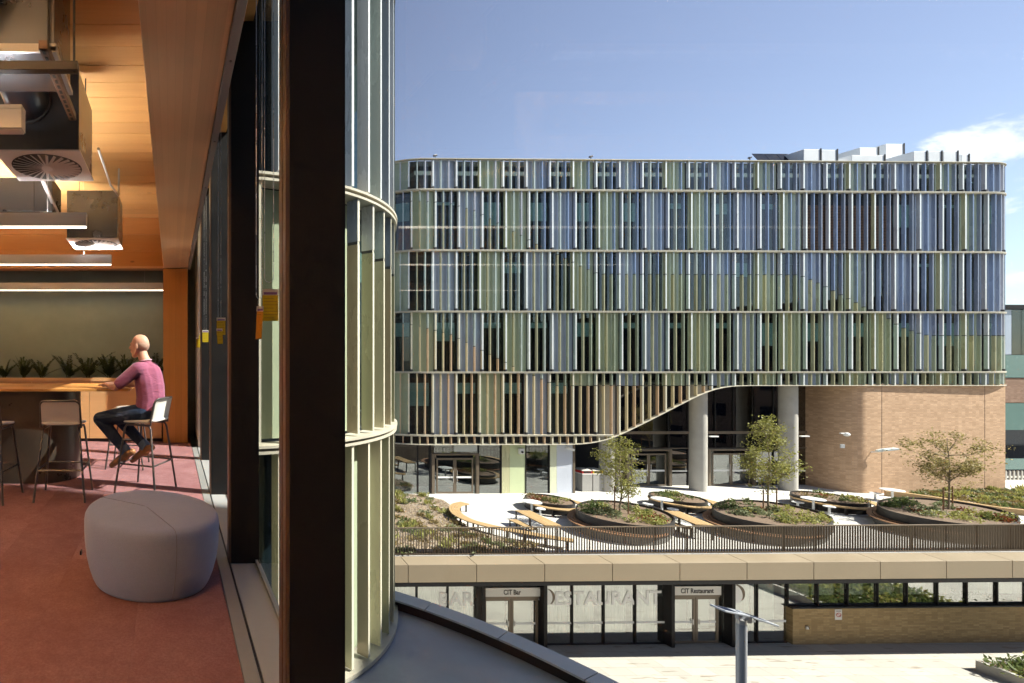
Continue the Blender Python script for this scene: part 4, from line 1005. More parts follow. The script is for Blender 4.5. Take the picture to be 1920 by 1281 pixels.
# ---------------------------------------------------------------- ground storey, glazed part on the left
YG = 32.72
M['framebz'] = surf('bronze_frame', (0.16, 0.125, 0.09), 0.42, 0.1, 3, 0.25)
M['shopglass'] = glass('ground_floor_glass', (0.62, 0.70, 0.68), 0.16)
M['stripe'] = surf('white_safety_stripe', (0.75, 0.75, 0.73), 0.7, 0.03)
def gpx(px): return fx(px, YG)
ZG1 = -4.27
def ground_pane(a, b, z0=ZD, z1=ZG1, y=YG, par=None, mat=None, stripe=False):
    p = bx('pane', mat or M['shopglass'], par or fb, a, b, y, y + 0.012, z0, z1, org=FO)
    if stripe: bx('safety_stripe', M['stripe'], p, a, b, y - 0.004, y - 0.001, ZD + 1.0, ZD + 1.10, org=FO)
    return p
for a, b in ((735, 783), (783, 806), (897, 940), (985, 1028)): ground_pane(gpx(a), gpx(b))
for a in (783, 806, 897, 939, 985, 1029): bx('window_mullion', M['bronze'], fb, gpx(a) - 0.04, gpx(a) + 0.04, YG - 0.05, YG + 0.06, ZD, ZG1, org=FO)
P3 = [(940.5, 955, FIN['yellow']), (955.3, 984, surf('pale_green_panel', (0.50, 0.56, 0.34), 0.4, 0.05, 1)), (1030, 1043, surf('pale_lemon_panel', (0.60, 0.62, 0.45), 0.4, 0.05, 1)), (1043.3, 1073, surf('pale_lavender_panel', (0.50, 0.53, 0.60), 0.4, 0.05, 1))]
for a, b, mm in P3: bx('cladding_panel', mm, fb, gpx(a), gpx(b), YG - 0.03, YG + 0.05, ZD, ZG1, org=FO)
bx('corner_post', M['framebz'], fb, gpx(1073.3), gpx(1077), YG - 0.06, YG + 0.06, ZD, ZG1, org=FO)
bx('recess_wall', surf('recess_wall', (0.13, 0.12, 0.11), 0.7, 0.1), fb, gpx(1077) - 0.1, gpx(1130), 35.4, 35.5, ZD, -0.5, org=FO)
def double_door(pa, pb, y, ztop, stripe=True):
    a, b = fx(pa, y), fx(pb, y); w = b - a
    d = MB()
    for x in (a, b): d.box(x - 0.09, x + 0.09, y - 0.10, y + 0.10, ZD, ztop)
    d.box(a, b, y - 0.099, y + 0.099, ztop - 0.12, ztop); dr = d.build('door_frame', M['framebz'], fb, org=FO)
    n = 2; lw = (w - 0.5) / 2; c = (a + b) / 2
    for s in (-1, 1):
        x0, x1 = (c - lw, c - 0.01) if s < 0 else (c + 0.01, c + lw)
        d = MB(); d.box(x0, x0 + 0.09, y - 0.03, y + 0.03, ZD + 0.02, ztop - 0.3); d.box(x1 - 0.09, x1, y - 0.03, y + 0.03, ZD + 0.02, ztop - 0.3); d.box(x0 + 0.09, x1 - 0.09, y - 0.029, y + 0.029, ZD + 0.02, ZD + 0.12); d.box(x0 + 0.09, x1 - 0.09, y - 0.029, y + 0.029, ztop - 0.42, ztop - 0.3)
        lf = d.build('door', M['framebz'], fb, org=FO)
        bx('door_pane', M['shopglass'], lf, x0 + 0.09, x1 - 0.09, y - 0.005, y + 0.005, ZD + 0.12, ztop - 0.42, org=FO)
        if stripe: bx('safety_stripe', M['stripe'], lf, x0 + 0.09, x1 - 0.09, y - 0.009, y - 0.0055, ZD + 1.0, ZD + 1.12, org=FO)
        hx = x1 - 0.12 if s < 0 else x0 + 0.12
        d = MB(); d.tube([(hx, y - 0.07, ZD + 0.7), (hx, y - 0.07, ZD + 1.5)], 0.016, 6); d.build('handle', M['alu'], lf, org=FO)
    ground_pane(a + 0.09, c - lw, ZD, ztop - 0.12, y); ground_pane(c + lw, b - 0.09, ZD, ztop - 0.12, y)
    return a, b
double_door(811, 894, YG + 0.02, ZD + 2.62)
ground_pane(gpx(806.5), gpx(896.5), ZD + 2.64, ZG1)
bx('high_panel', surf('white_band', (0.5, 0.53, 0.52), 0.4, 0.04), fb, gpx(851), gpx(894), YG - 0.04, YG - 0.01, -4.82, ZG1, org=FO)
# security cameras and dome under the screen
M['camwhite'] = surf('white_plastic', (0.72, 0.72, 0.70), 0.4, 0.03)
for px, py, lab in ((1062, 843, 'white security camera above the lavender panel'), (975, 849, 'white square security camera above the pale green panel')):
    x, z = gpx(px), zof(px, py); c = W(x, YG - 0.25, z); t = thing('security_camera', lab, 'camera', c, TH)
    if px > 1000:
        m = MB(); m.tube([(0, 0.2, 0.1), (0, 0.12, 0.12), (0, 0, 0.02)], 0.03, 8); m.build('arm', M['camwhite'], t)
        m = MB(); m.beam((0.22, -0.12, -0.07), (-0.18, 0.06, 0.06), 0.16, 0.14); m.build('housing', M['camwhite'], t, bevel=0.02)
    else:
        m = MB(); m.box(-0.16, 0.16, 0.05, 0.215, -0.16, 0.20); m.build('housing', M['camwhite'], t, bevel=0.02)
        m = MB(); m.sphere((0, 0.02, -0.02), 0.07, 12, 8); m.build('lens', M['black'], t, smooth=180)
# ---------------------------------------------------------------- recessed lobby
YL = 34.5
def lpx(px): return fx(px, YL)
M['lobbyglass'] = glass('lobby_glass', (0.24, 0.27, 0.30), 0.17)
lob = [1118, 1182, 1252, 1289, 1340, 1374, 1410, 1449, 1494, 1538]
for a, b in zip(lob, lob[1:]):
    for z0, z1 in ((-3.80, -0.42), (-5.0 + 0.05, -3.98)): bx('pane', M['lobbyglass'], fb, lpx(a) + 0.03, lpx(b) - 0.03, YL, YL + 0.012, z0, z1, org=FO)
    if (a, b) not in ((1182, 1252), (1340, 1374), (1374, 1410)): 
        p = bx('pane', M['lobbyglass'], fb, lpx(a) + 0.03, lpx(b) - 0.03, YL, YL + 0.012, ZD, -5.0, org=FO)
        bx('safety_stripe', M['stripe'], p, lpx(a) + 0.03, lpx(b) - 0.03, YL - 0.006, YL - 0.002, ZD + 0.95, ZD + 1.05, org=FO)
for a in lob: bx('window_mullion', M['bronze'], fb, lpx(a) - 0.03, lpx(a) + 0.03, YL - 0.05, YL + 0.08, ZD, -0.42, org=FO)
bx('transom', M['framebz'], fb, lpx(1118), lpx(1538), YL - 0.09, YL - 0.052, -3.98, -3.80, org=FO)
bx('transom', M['framebz'], fb, lpx(1118), lpx(1538), YL - 0.08, YL - 0.051, -5.0, -4.95, org=FO)
double_door(1176, 1255, YL - 0.12, ZD + 2.55); double_door(1328, 1412, YL - 0.12, ZD + 2.55)
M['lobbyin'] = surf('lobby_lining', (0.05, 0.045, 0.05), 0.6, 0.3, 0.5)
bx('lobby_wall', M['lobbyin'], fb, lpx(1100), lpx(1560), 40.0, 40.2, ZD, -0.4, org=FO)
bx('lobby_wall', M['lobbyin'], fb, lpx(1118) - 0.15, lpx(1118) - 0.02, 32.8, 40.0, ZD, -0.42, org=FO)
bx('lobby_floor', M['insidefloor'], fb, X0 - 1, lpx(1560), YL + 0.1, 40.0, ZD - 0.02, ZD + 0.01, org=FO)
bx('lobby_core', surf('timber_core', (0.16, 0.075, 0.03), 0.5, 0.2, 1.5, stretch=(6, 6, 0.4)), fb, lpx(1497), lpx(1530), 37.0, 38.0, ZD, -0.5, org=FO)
for px, y in ((1275, 37), (1425, 36.5)):
    m = MB(); m.lathe([(0.45, ZD), (0.45, -0.4)], (fx(px, y), y), 20); m.build('inner_column', surf('inner_concrete', (0.2, 0.19, 0.18), 0.8, 0.1), fb, org=FO, smooth=40)
for px, lab in ((1138.5, None), (1309, None), (1477.5, None)):
    m = MB(); m.lathe([(0.44, ZD), (0.44, -0.42)], (fx(px, 33.25), 33.25), 32); c = m.build('column', M['concrete'], fb, org=FO, smooth=40)
    if px > 1200:
        x = fx(px, 33.25) + 0.42; m = MB(); m.box(x, x + 0.55, 32.85, 32.98, -3.95, -3.88); m.build('column_light', M['camwhite'], c, org=FO)
# ---------------------------------------------------------------- brick volume on the right
M['brick'] = brickmat('pale_red_brick', (0.56, 0.36, 0.22), (0.64, 0.43, 0.275), (0.45, 0.33, 0.24), 0.086, 0.24, 'uv', 0.7)
p0 = gnd(1537, 914.5, ZD); p2 = gnd(1626, 925.3, ZD); p1 = (p0[0] + 0.35, p2[1] - 0.02)
bl = [tuple((1 - u) ** 2 * a + 2 * u * (1 - u) * b + u * u * c for a, b, c in zip(p0, p1, p2)) for u in [k / 16 for k in range(17)]]
st = bl[-1]; end = (fx(1885, st[1] + 0.1), st[1] + 0.1)
for k in range(1, 13): bl.append((st[0] + (end[0] - st[0]) * k / 12, st[1] + (end[1] - st[1]) * k / 12))
bl.append((end[0] + 1.0, end[1] + 6.0)); bl.insert(0, (bl[0][0] - 0.1, bl[0][1] + 2.5))
def wall_uv(name, pts, z0, z1, mat, par, org, smooth=40):
    v, f, uv = [], [], []; s = 0.0; prev = None
    for p in pts:
        if prev: s += math.hypot(p[0] - prev[0], p[1] - prev[1])
        prev = p; v += [(p[0] - org[0], p[1] - org[1], z0 - org[2]), (p[0] - org[0], p[1] - org[1], z1 - org[2])]; uv += [(s, z0), (s, z1)]
    for k in range(len(pts) - 1): f.append((2 * k, 2 * k + 2, 2 * k + 3, 2 * k + 1))
    me = bpy.data.meshes.new(name); me.from_pydata(v, [], f); me.materials.append(mat); L = me.uv_layers.new(name='UVMap')
    for lp in me.loops: L.data[lp.index].uv = uv[lp.vertex_index]
    me.polygons.foreach_set('use_smooth', [True] * len(f)); me.set_sharp_from_angle(angle=R(smooth)); me.update()
    return add(name, me, par)
br = wall_uv('brick_wall', bl, ZD - 0.05, -0.44, M['brick'], fb, FO)
for u in (0.105, 0.85):
    x = st[0] + (end[0] - st[0]) * u; y = st[1] + (end[1] - st[1]) * u
    bx('movement_joint', M['bronze'], br, x - 0.008, x + 0.008, y - 0.006, y + 0.004, ZD, -0.45, org=FO)
# wall lamp with its arm, dome camera and small box on the brick
c = (st[0] + (end[0] - st[0]) * 0.05, st[1] + (end[1] - st[1]) * 0.05, -4.75)
t = thing('wall_floodlight', 'pale floodlight on a bracket on the brick wall', 'floodlight', W(*c), TH)
m = MB(); m.tube([(-0.25, 0.05, -0.12), (0.0, -0.35, -0.02), (0.12, -0.40, 0.05)], 0.035, 8); m.build('bracket_arm', M['alu'], t)
m = MB(); m.beam((0.0, -0.42, 0.10), (0.62, -0.60, 0.22), 0.34, 0.12); m.build('lamp_head', surf('pale_lamp_head', (0.55, 0.62, 0.62), 0.35, 0.05), t, bevel=0.03)
m = MB(); m.beam((-0.32, -0.32, 0.02), (-0.05, -0.46, 0.16), 0.24, 0.10); m.build('lamp_head', surf('pale_lamp_head', (0.55, 0.62, 0.62), 0.35, 0.05), t, bevel=0.03)
c = gnd(1580, 924, ZD); t = thing('dome_camera', 'white dome camera on the shaded brick corner', 'camera', W(c[0] + 0.1, c[1] - 0.12, -3.72), TH)
m = MB(); m.sphere((0, 0, 0), (0.17, 0.15, 0.13), 14, 8); m.build('dome', M['camwhite'], t, smooth=180)
m = MB(); m.box(-0.36, -0.02, 0.0, 0.10, 0.04, 0.10); m.build('bracket_arm', M['camwhite'], t)
t = tag(bx('wall_socket', M['camwhite'], None, -0.09, 0.09, -0.05, 0.04, -0.12, 0.12), 'small pale box on the shaded brick corner below the dome camera', 'wall box'); t.location = W(c[0] - 0.05, c[1] - 0.02, -4.5); t.rotation_euler.z = TH - 0.4
# recycling bins in the recess
for k, (px, mm) in enumerate(((1093, (0.45, 0.02, 0.02)), (1113, (0.60, 0.42, 0.02)))):
    x = fx(px, 33.4); t = thing('recycling_bin', ('grey recycling bin with red top in the recess', 'grey recycling bin with yellow top beside the concrete column')[k], 'bin', W(x, 33.4, ZD), TH, 'pair of recycling bins')
    m = MB(); m.box(-0.335, 0.335, -0.35, 0.35, 0.0, 1.12); m.build('cabinet', surf('bin_grey', (0.33, 0.32, 0.30), 0.5, 0.06), t, bevel=0.01)
    m = MB(); m.box(-0.335, 0.335, -0.36, 0.36, 1.125, 1.19); m.build('pale_band', M['white'], t)
    cm = surf('bin_colour', mm, 0.5, 0.05)
    m = MB(); m.box(-0.335, 0.335, -0.35, 0.35, 1.195, 1.36); m.build('colour_band', cm, t)
    m = MB(); m.box(-0.25, 0.25, -0.356, -0.351, 1.225, 1.33); m.build('slot', M['black'], t)
    m = MB(); m.hexa(((-0.345, -0.37, 1.365), (0.345, -0.37, 1.365), (0.345, 0.37, 1.365), (-0.345, 0.37, 1.365), (-0.2, -0.1, 1.48), (0.2, -0.1, 1.48), (0.2, 0.2, 1.48), (-0.2, 0.2, 1.48))); m.build('lid', M['concrete'], t)
# ---------------------------------------------------------------- on the roof
M['solar'] = surf('solar_cells', (0.010, 0.015, 0.032), 0.85, 0.1, 2, 0.0, 0.04)
def rpx(px, y): return fx(px, y)
YR = 36.5
def zr(px, py, y):
    a = (px - VPX) / FPX; t = y / (CT - a * ST); return EYE - (py - VPY) * t / FPX
for k in range(3):
    a = rpx(1432 + 23 * k, YR); b = rpx(1432 + 23 * k + 22, YR)
    t = thing('solar_panel', ('left solar panel of the tilted row on the roof', 'middle solar panel of the tilted row on the roof', 'right solar panel of the tilted row on the roof')[k], 'solar panel', W((a + b) / 2, YR, 13.5), TH, 'solar panels on the roof')
    w = (b - a) / 2
    m = MB(); h1 = 3.05
    m.hexa(((-w, -0.75, 0.62), (w, -0.75, 0.62), (w, 0.75, h1), (-w, 0.75, h1), (-w, -0.75, 0.67), (w, -0.75, 0.67), (w, 0.75, h1 + 0.05), (-w, 0.75, h1 + 0.05)))
    m.build('cells', M['solar'], t)
    m = MB(); m.box(-w + 0.05, -w + 0.1, 0.65, 0.7, 0, 1.40); m.box(w - 0.1, w - 0.05, 0.65, 0.7, 0, 1.40); m.box(-w + 0.05, w - 0.05, -0.72, -0.66, 0, 0.60); m.build('support', M['alu'], t)
M['plant'] = surf('white_plant_casing', (0.66, 0.68, 0.70), 0.45, 0.05, 1)
roof_units = [(1507, 1540, 280, 36.0, 3.0, 'wide white plant casing beside the solar panels'), (1541, 1571, 281, 36.2, 3.0, 'white plant casing right next to the wide one'), (1612, 1648, 277, 38.0, 3.5, 'white stepped plant casing, left of the tallest one'),
              (1661, 1696, 270, 39.0, 4.0, 'tallest white plant casing on the roof'), (1597, 1660, 291, 36.0, 1.5, 'low white plant casing in front of the stepped ones'),
              (1713, 1739, 284, 36.0, 2.6, 'white screen box, first of three at the right of the roof'), (1741, 1767, 284, 36.0, 2.6, 'white screen box, middle of three at the right of the roof'), (1769, 1797, 284, 36.0, 2.6, 'white screen box, last of three at the right of the roof'), (1803, 1818, 290, 36.4, 1.5, 'small white casing at the right end of the roof')]
for pa, pb, py, y, dep, lab in roof_units:
    a, b = fx(pa, y), fx(pb, y); h = zr((pa + pb) / 2, py, y) - 13.5
    t = thing('plant_casing', lab, 'roof plant', W((a + b) / 2, y, 13.5), TH, 'plant casings on the roof'); w = (b - a) / 2
    m = MB(); m.box(-w, w, 0, dep, 0, h); m.build('casing', M['plant'], t, bevel=0.02)
    m = MB(); m.box(w - 0.10, w - 0.02, -0.04, -0.003, 0, h + 0.06); m.build('corner_post', M['darksteel'], t)
    m = MB(); m.box(-w, w - 0.11, -0.012, -0.003, h * 0.48, h * 0.48 + 0.03); m.build('seam', M['alu'], t)
for k, (px, lab) in enumerate(((816, 'small dark camera on the roof edge at the left end'), (1108, 'small dark camera on the roof edge, middle of the three'), (1406, 'small dark camera on the roof edge left of the solar panels'))):
    x = fx(px, 32.3); t = thing('roof_camera', lab, 'camera', W(x, 32.3, 14.11), TH, 'cameras on the roof edge')
    m = MB(); m.tube([(0, 0, 0), (0, 0, 0.16)], 0.025, 6); m.build('post', M['darksteel'], t)
    m = MB(); m.beam((-0.13, -0.05, 0.16), (0.12, 0.05, 0.24), 0.12, 0.11); m.build('housing', M['darksteel'], t, bevel=0.02)

# ================================================================ further building at the right edge
YB2 = 35.6; xb = fx(1878, YB2)
o2 = (xb + 5, YB2, ZD); nb = thing('right_edge_building', 'glass and brick building cut off at the right edge of the picture', 'building', W(*o2), TH)
def zb2(py): return EYE - (py - VPY) * (YB2 + 1.1) / FPX
bx('roof_edge', M['bronze'], nb, xb, xb + 14, YB2 - 0.15, YB2 + 8, zb2(580), zb2(572), org=o2)
for k in range(14):
    a = xb + 0.75 * k
    mm = (M['panel_blue'], M['winglass'], M['winglass'], FIN['gold'], M['panel_blue'], M['winglass'])[k % 6]
    bx('pane', mm, nb, a + 0.02, a + 0.73, YB2, YB2 + 0.05, zb2(665), zb2(581), org=o2)
bx('spandrel', surf('teal_glass_band', (0.12, 0.20, 0.185), 0.2, 0.06), nb, xb, xb + 14, YB2 - 0.05, YB2 + 0.1, zb2(708), zb2(666), org=o2)
bx('brick_band', brickmat('dark_red_brick', (0.28, 0.17, 0.12), (0.33, 0.2, 0.14), (0.3, 0.25, 0.2)), nb, xb, xb + 14, YB2, YB2 + 0.2, zb2(755), zb2(709), org=o2)
bx('spandrel', surf('teal_glass_band_low', (0.10, 0.175, 0.16), 0.2, 0.06), nb, xb, xb + 14, YB2 - 0.05, YB2 + 0.1, zb2(806), zb2(756), org=o2)
bx('back_wall', M['inside'], nb, xb, xb + 14, YB2 + 2.5, YB2 + 2.7, ZD, zb2(580), org=o2)
bx('spandrel', surf('teal_glass_band_low', (0.10, 0.175, 0.16), 0.2, 0.06), nb, xb, xb + 14, YB2 - 0.05, YB2 + 0.1, zb2(880), zb2(860), org=o2)
m = MB()
for k in range(40): m.box(xb + 0.30 * k, xb + 0.30 * k + 0.12, YB2, YB2 + 0.05, zb2(908), zb2(882))
tag(m.build('white_bars', M['concrete'], nb, org=o2), kind='stuff')
# ================================================================ plaza, podium with the bar and restaurant, terrace
def pavemat(name, c, streak, sc_=1.0, amt=0.6):
    m, t, o = nodes(name); v = coords(t, (1, 1, 1)); rot = t.nodes.new('ShaderNodeMapping'); t.links.new(v, rot.inputs['Vector'])
    rot.inputs['Rotation'].default_value = (0, 0, R(38)); rot.inputs['Scale'].default_value = (0.9 * sc_, 7.5 * sc_, 1)
    st_ = noise(t, 1.0, 2, 0.5, rot.outputs[0], 0.1); a = noise(t, 0.5, 5, 0.6, v); f = noise(t, 50, 3, 0.6, v)
    cc = mixc(t, rng(t, a, 0.3, 0.7), tuple(x * 0.9 for x in c), c); cc = mixc(t, rng(t, f, 0.3, 0.7, 0, 0.15), cc, tuple(x * 0.6 for x in c))
    tl = t.nodes.new('ShaderNodeTexBrick'); tl.inputs['Scale'].default_value = 1.0; tl.inputs['Brick Width'].default_value = 1.2; tl.inputs['Row Height'].default_value = 0.6; tl.inputs['Mortar Size'].default_value = 0.008; tl.inputs['Color1'].default_value = (1, 1, 1, 1); tl.inputs['Color2'].default_value = (0.86, 0.86, 0.87, 1); tl.inputs['Mortar'].default_value = (0.55, 0.53, 0.5, 1); t.links.new(v, tl.inputs['Vector'])
    cc = mixc(t, 1.0, cc, tl.outputs['Color'], 'MULTIPLY')
    cc = mixc(t, rng(t, st_, 0.645, 0.70, 0, amt, True), cc, streak)
    pbsdf(t, o, cc, 0.8, 0, 0.25, bump(t, f, 0.1, 0.004)); return m
M['plaza'] = pavemat('plaza_paving', (0.47, 0.44, 0.385), (0.15, 0.11, 0.075))
M['deckpave'] = pavemat('terrace_paving', (0.60, 0.58, 0.54), (0.5, 0.46, 0.4), 0.6, 0.25)
m = MB(); m.quad((-30, -22, ZP), (64, -22, ZP), (64, 60, ZP), (-30, 60, ZP)); tag(m.build('plaza', M['plaza']), kind='structure')
m = MB(); m.quad((-1500, -1500, ZP - 0.02), (1500, -1500, ZP - 0.02), (1500, 1500, ZP - 0.02), (-1500, 1500, ZP - 0.02)); tag(m.build('ground', surf('asphalt_and_grass', (0.07, 0.075, 0.055), 0.9, 0.3, 0.05)), kind='structure')
m = MB(); m.box(-6, 90, 22.56, 80, ZD - 0.5, ZD); dk = tag(m.build('terrace', M['deckpave']), kind='structure'); dk.rotation_euler.z = TH

YSH, YFA = 24.25, 21.8
PO = (24.0, 24.0, ZP)
pd = thing('podium_building', 'low podium with bar and restaurant shopfronts under a tan metal fascia', 'building', W(*PO), TH)
M['fascia'] = surf('tan_metal_fascia', (0.27, 0.215, 0.145), 0.5, 0.05, 0.6, 0.1)
f0 = fx(765.4, YFA)
for k in range(-4, 16):
    a = f0 + 3.0 * k + 0.012; b = a + 3.0 - 0.024
    m = MB(); m.hexa(((a, YFA, -8.43), (b, YFA, -8.43), (b, 22.54, -8.43), (a, 22.54, -8.43), (a, YFA, -7.66), (b, YFA, -7.66), (b, 22.54, -7.58), (a, 22.54, -7.58)))
    m.build('fascia_panel', M['fascia'], pd, org=PO, bevel=0.008)
bx('fascia_core', M['black'], pd, -5.9, 60, YFA + 0.03, 22.5, -8.40, -7.70, org=PO)
bx('soffit', M['bronze'], pd, -5.9, 60, YFA + 0.02, 24.6, -8.62, -8.44, org=PO)
bx('shop_header', M['framebz'], pd, -5.9, 60, YSH - 0.05, YSH + 0.1, -9.66, -8.63, org=PO)
bx('side_wall', M['ownwall'], pd, -5.95, -5.8, YSH, 30, ZP, -8.1, org=PO)
M['shopin'] = surf('pale_shop_lining', (0.55, 0.55, 0.52), 0.8, 0.05)
bx('shop_back_wall', M['shopin'], pd, -5.8, 60, 29.0, 29.2, ZP, -8.1, org=PO)
bx('shop_ceiling', M['shopin'], pd, -5.8, 60, 24.4, 29, -9.0, -8.9, org=PO)
bx('shop_floor', M['insidefloor'], pd, -5.8, 60, YSH + 0.02, 29, ZP - 0.1, ZP + 0.02, org=PO)
M['frontglass'] = glass('shopfront_glass', (0.90, 0.94, 0.91), 0.30)
def spx(px): return fx(px, YSH)
ZH = -9.66
grid_a = [607, 665, 723, 781, 839, 897]; grid_b = [1015, 1072, 1131, 1190, 1247]; grid_c = [1363, 1418, 1475]; grid_d = [1475, 1531, 1587, 1643, 1698, 1755, 1810, 1867, 1922, 1978, 2034]
M['curtain'] = surf('sheer_white_curtain', (0.80, 0.82, 0.78), 0.9, 0.05, 6, stretch=(8, 8, 0.2))
rc = random.Random(5)
def shop_bay(a, b, z0, curtain=True, stripe=True):
    xa, xb_ = spx(a) + 0.03, spx(b) - 0.03
    p = bx('pane', M['frontglass'], pd, xa, xb_, YSH, YSH + 0.012, z0 + 0.06, ZH, org=PO)
    if stripe: bx('safety_stripe', M['stripe'], p, xa, xb_, YSH - 0.006, YSH - 0.002, ZP + 1.0, ZP + 1.10, org=PO)
    m = MB(); m.box(xa - 0.06, xa - 0.005, YSH - 0.07, YSH + 0.07, z0, ZH); m.box(xa - 0.005, xb_, YSH - 0.04, YSH + 0.05, z0, z0 + 0.06); m.build('shop_mullion', M['bronze'], pd, org=PO)
    m = MB(); m.box(xa - 0.06, xa + 0.0, YFA + 0.4, YFA + 0.5, -8.70, -8.63); m.build('soffit_bracket', M['fascia'], pd, org=PO)
    if curtain:
        m = MB(); n = 36; rings = []; lo = max(z0, ZP) + 0.42; w = (xb_ - xa) * rc.choice((0.78, 0.84, 0.72, 0.97)); ph = rc.uniform(0, 6)
        pts = [(xa + w * k / n, YSH + 0.22 + 0.035 * math.sin(k * 1.25 + ph) + 0.012 * math.sin(k * 2.9)) for k in range(n + 1)]
        for (x0_, y0_), (x1_, y1_) in zip(pts, pts[1:]): m.quad((x0_, y0_, lo), (x1_, y1_, lo), (x1_, y1_, ZH), (x0_, y0_, ZH))
        m.build('curtain', M['curtain'], pd, org=PO, smooth=180)
for g in (grid_a, grid_b, grid_c):
    for a, b in zip(g, g[1:]): shop_bay(a, b, ZP)
for a, b in zip(grid_d, grid_d[1:]): shop_bay(a, b, -10.82, True, False)
# two entrances with white name boards
def text(name, body, size, loc, mat, parent, org, extr=0.004, sp=1.0, width=None):
    c = bpy.data.curves.new(name, 'FONT'); c.body = body; c.size = size; c.extrude = extr; c.align_x = 'CENTER'; c.bevel_depth = 0.02 if size > 0.5 else 0.006; c.bevel_resolution = 0; c.space_character = sp; c.materials.append(mat)
    o = add(name, c, parent); o.location = (loc[0] - org[0], loc[1] - org[1], loc[2] - org[2]); o.rotation_euler = (R(90), 0, 0)
    if width:
        bpy.context.view_layer.update(); k_ = width / max(o.dimensions.x, 0.01)
    else: k_ = 1.0
    bpy.context.view_layer.update(); me = bpy.data.meshes.new_from_object(o.evaluated_get(bpy.context.evaluated_depsgraph_get())); me.name = name
    if not me.materials: me.materials.append(mat)
    lc, ro = o.location.copy(), o.rotation_euler.copy(); bpy.data.objects.remove(o)
    o = add(name, me, parent); o.location = lc; o.rotation_euler = ro; o.scale.x = k_; o.scale.z = 0.12 if size > 0.5 else 1.0; o['kind'] = 'stuff'
    return o
M['signwhite'] = surf('white_sign', (0.70, 0.67, 0.62), 0.5, 0.02); M['signtext'] = surf('dark_lettering', (0.03, 0.025, 0.022), 0.5, 0.02)
M['vinyl'] = surf('pale_vinyl_lettering', (0.94, 0.93, 0.90), 0.5, 0.01, spec=0.6)
def entrance(pa, pb, sa, sb, txt, tw, label):
    a, b = spx(pa), spx(pb); y = YSH
    m = MB(); m.box(a - 0.03, a + 0.13, y - 0.35, y + 0.1, ZP, ZH + 0.14); m.box(b - 0.13, b + 0.03, y - 0.35, y + 0.1, ZP, ZH + 0.14); m.box(a - 0.03, b + 0.03, y - 0.351, y + 0.1, ZH + 0.141, ZH + 0.30)
    en = m.build('entrance_frame', M['bronze'], pd, org=PO)
    x0_, x1_ = spx(sa), spx(sb); zt, zb_ = -9.78, -10.20
    bd = bx('name_board', M['signwhite'], pd, x0_, x1_, y - 0.10, y - 0.04, zb_, zt, org=PO)
    text('name_text', txt, 0.33, ((x0_ + x1_) / 2, y - 0.105, zb_ + 0.10), M['signtext'], bd, PO, width=tw)
    c = (x0_ + x1_) / 2; w = (x1_ - x0_) / 2
    bx('door_head', M['framebz'], pd, x0_, x1_, y - 0.05, y + 0.05, zb_ - 0.14, zb_ - 0.005, org=PO)
    for s in (-1, 1):
        q0, q1 = (c - w + 0.05, c - 0.01) if s < 0 else (c + 0.01, c + w - 0.05)
        m = MB(); m.box(q0, q0 + 0.11, y - 0.03, y + 0.03, ZP + 0.02, zb_ - 0.145); m.box(q1 - 0.11, q1, y - 0.03, y + 0.03, ZP + 0.02, zb_ - 0.145); m.box(q0 + 0.11, q1 - 0.11, y - 0.029, y + 0.029, ZP + 0.02, ZP + 0.14); m.box(q0 + 0.11, q1 - 0.11, y - 0.029, y + 0.029, zb_ - 0.24, zb_ - 0.145)
        lf = m.build('door', M['framebz'], pd, org=PO)
        bx('door_pane', M['frontglass'], lf, q0 + 0.11, q1 - 0.11, y - 0.005, y + 0.005, ZP + 0.14, zb_ - 0.24, org=PO)
        bx('safety_stripe', M['stripe'], lf, q0 + 0.11, q1 - 0.11, y - 0.010, y - 0.006, ZP + 1.0, ZP + 1.10, org=PO)
        bx('curtain', M['curtain'], pd, q0 + 0.05, q1 - 0.05, y + 0.36, y + 0.37, ZP + 0.55, zb_, org=PO)
        hx = q1 - 0.15 if s < 0 else q0 + 0.15; m = MB(); m.box(hx - 0.02, hx + 0.02, y - 0.08, y - 0.04, ZP + 0.95, ZP + 1.20); m.build('handle', M['alu'], lf, org=PO)
    bx('side_pane', M['frontglass'], pd, x1_ + 0.02, b - 0.14, y + 0.02, y + 0.03, ZP, ZH, org=PO)
entrance(897, 1015, 905, 1010, 'CIT Bar', 0.84, 'bar'); entrance(1247, 1363, 1258, 1348, 'CIT Restaurant', 1.62, 'restaurant')
zt = -10.66
text('window_lettering', 'BAR', 0.92, ((spx(822) + spx(888)) / 2, YSH - 0.008, zt), M['vinyl'], pd, PO, 0.002, width=spx(888) - spx(822))
text('window_lettering', 'RESTAURANT', 0.92, ((spx(1018) + spx(1239)) / 2, YSH - 0.012, zt), M['vinyl'], pd, PO, 0.002, width=spx(1239) - spx(1018))
def crescent(px, py, r, turn):
    x = spx(px); z = EYE - (py - VPY) * (YSH * 1.012) / FPX; m = MB()
    m.lathe([(r, 0), (r, 0.012)], (0, 0), 32); d = m.build('round_logo', M['vinyl'], pd); d.location = (x - PO[0], YSH - 0.014 - PO[1], z - PO[2]); d.rotation_euler = (R(90), 0, 0)
    m = MB(); n = 16; outp = [(r * 1.03 * math.cos(R(-60 + 120 * k / n)), r * 1.03 * math.sin(R(-60 + 120 * k / n))) for k in range(n + 1)]
    inp = [(r * 0.18 + r * 0.56 * math.cos(R(-88 + 176 * k / n)) - r * 0.02, r * 0.90 * math.sin(R(-88 + 176 * k / n))) for k in range(n + 1)]
    for k in range(n):
        for z0, fl_ in ((0.016, False),):
            m.quad((*inp[k], z0), (*outp[k], z0), (*outp[k + 1], z0), (*inp[k + 1], z0))
    c_ = m.build('crescent', M['framebz'], d); c_.rotation_euler = (0, 0, turn)
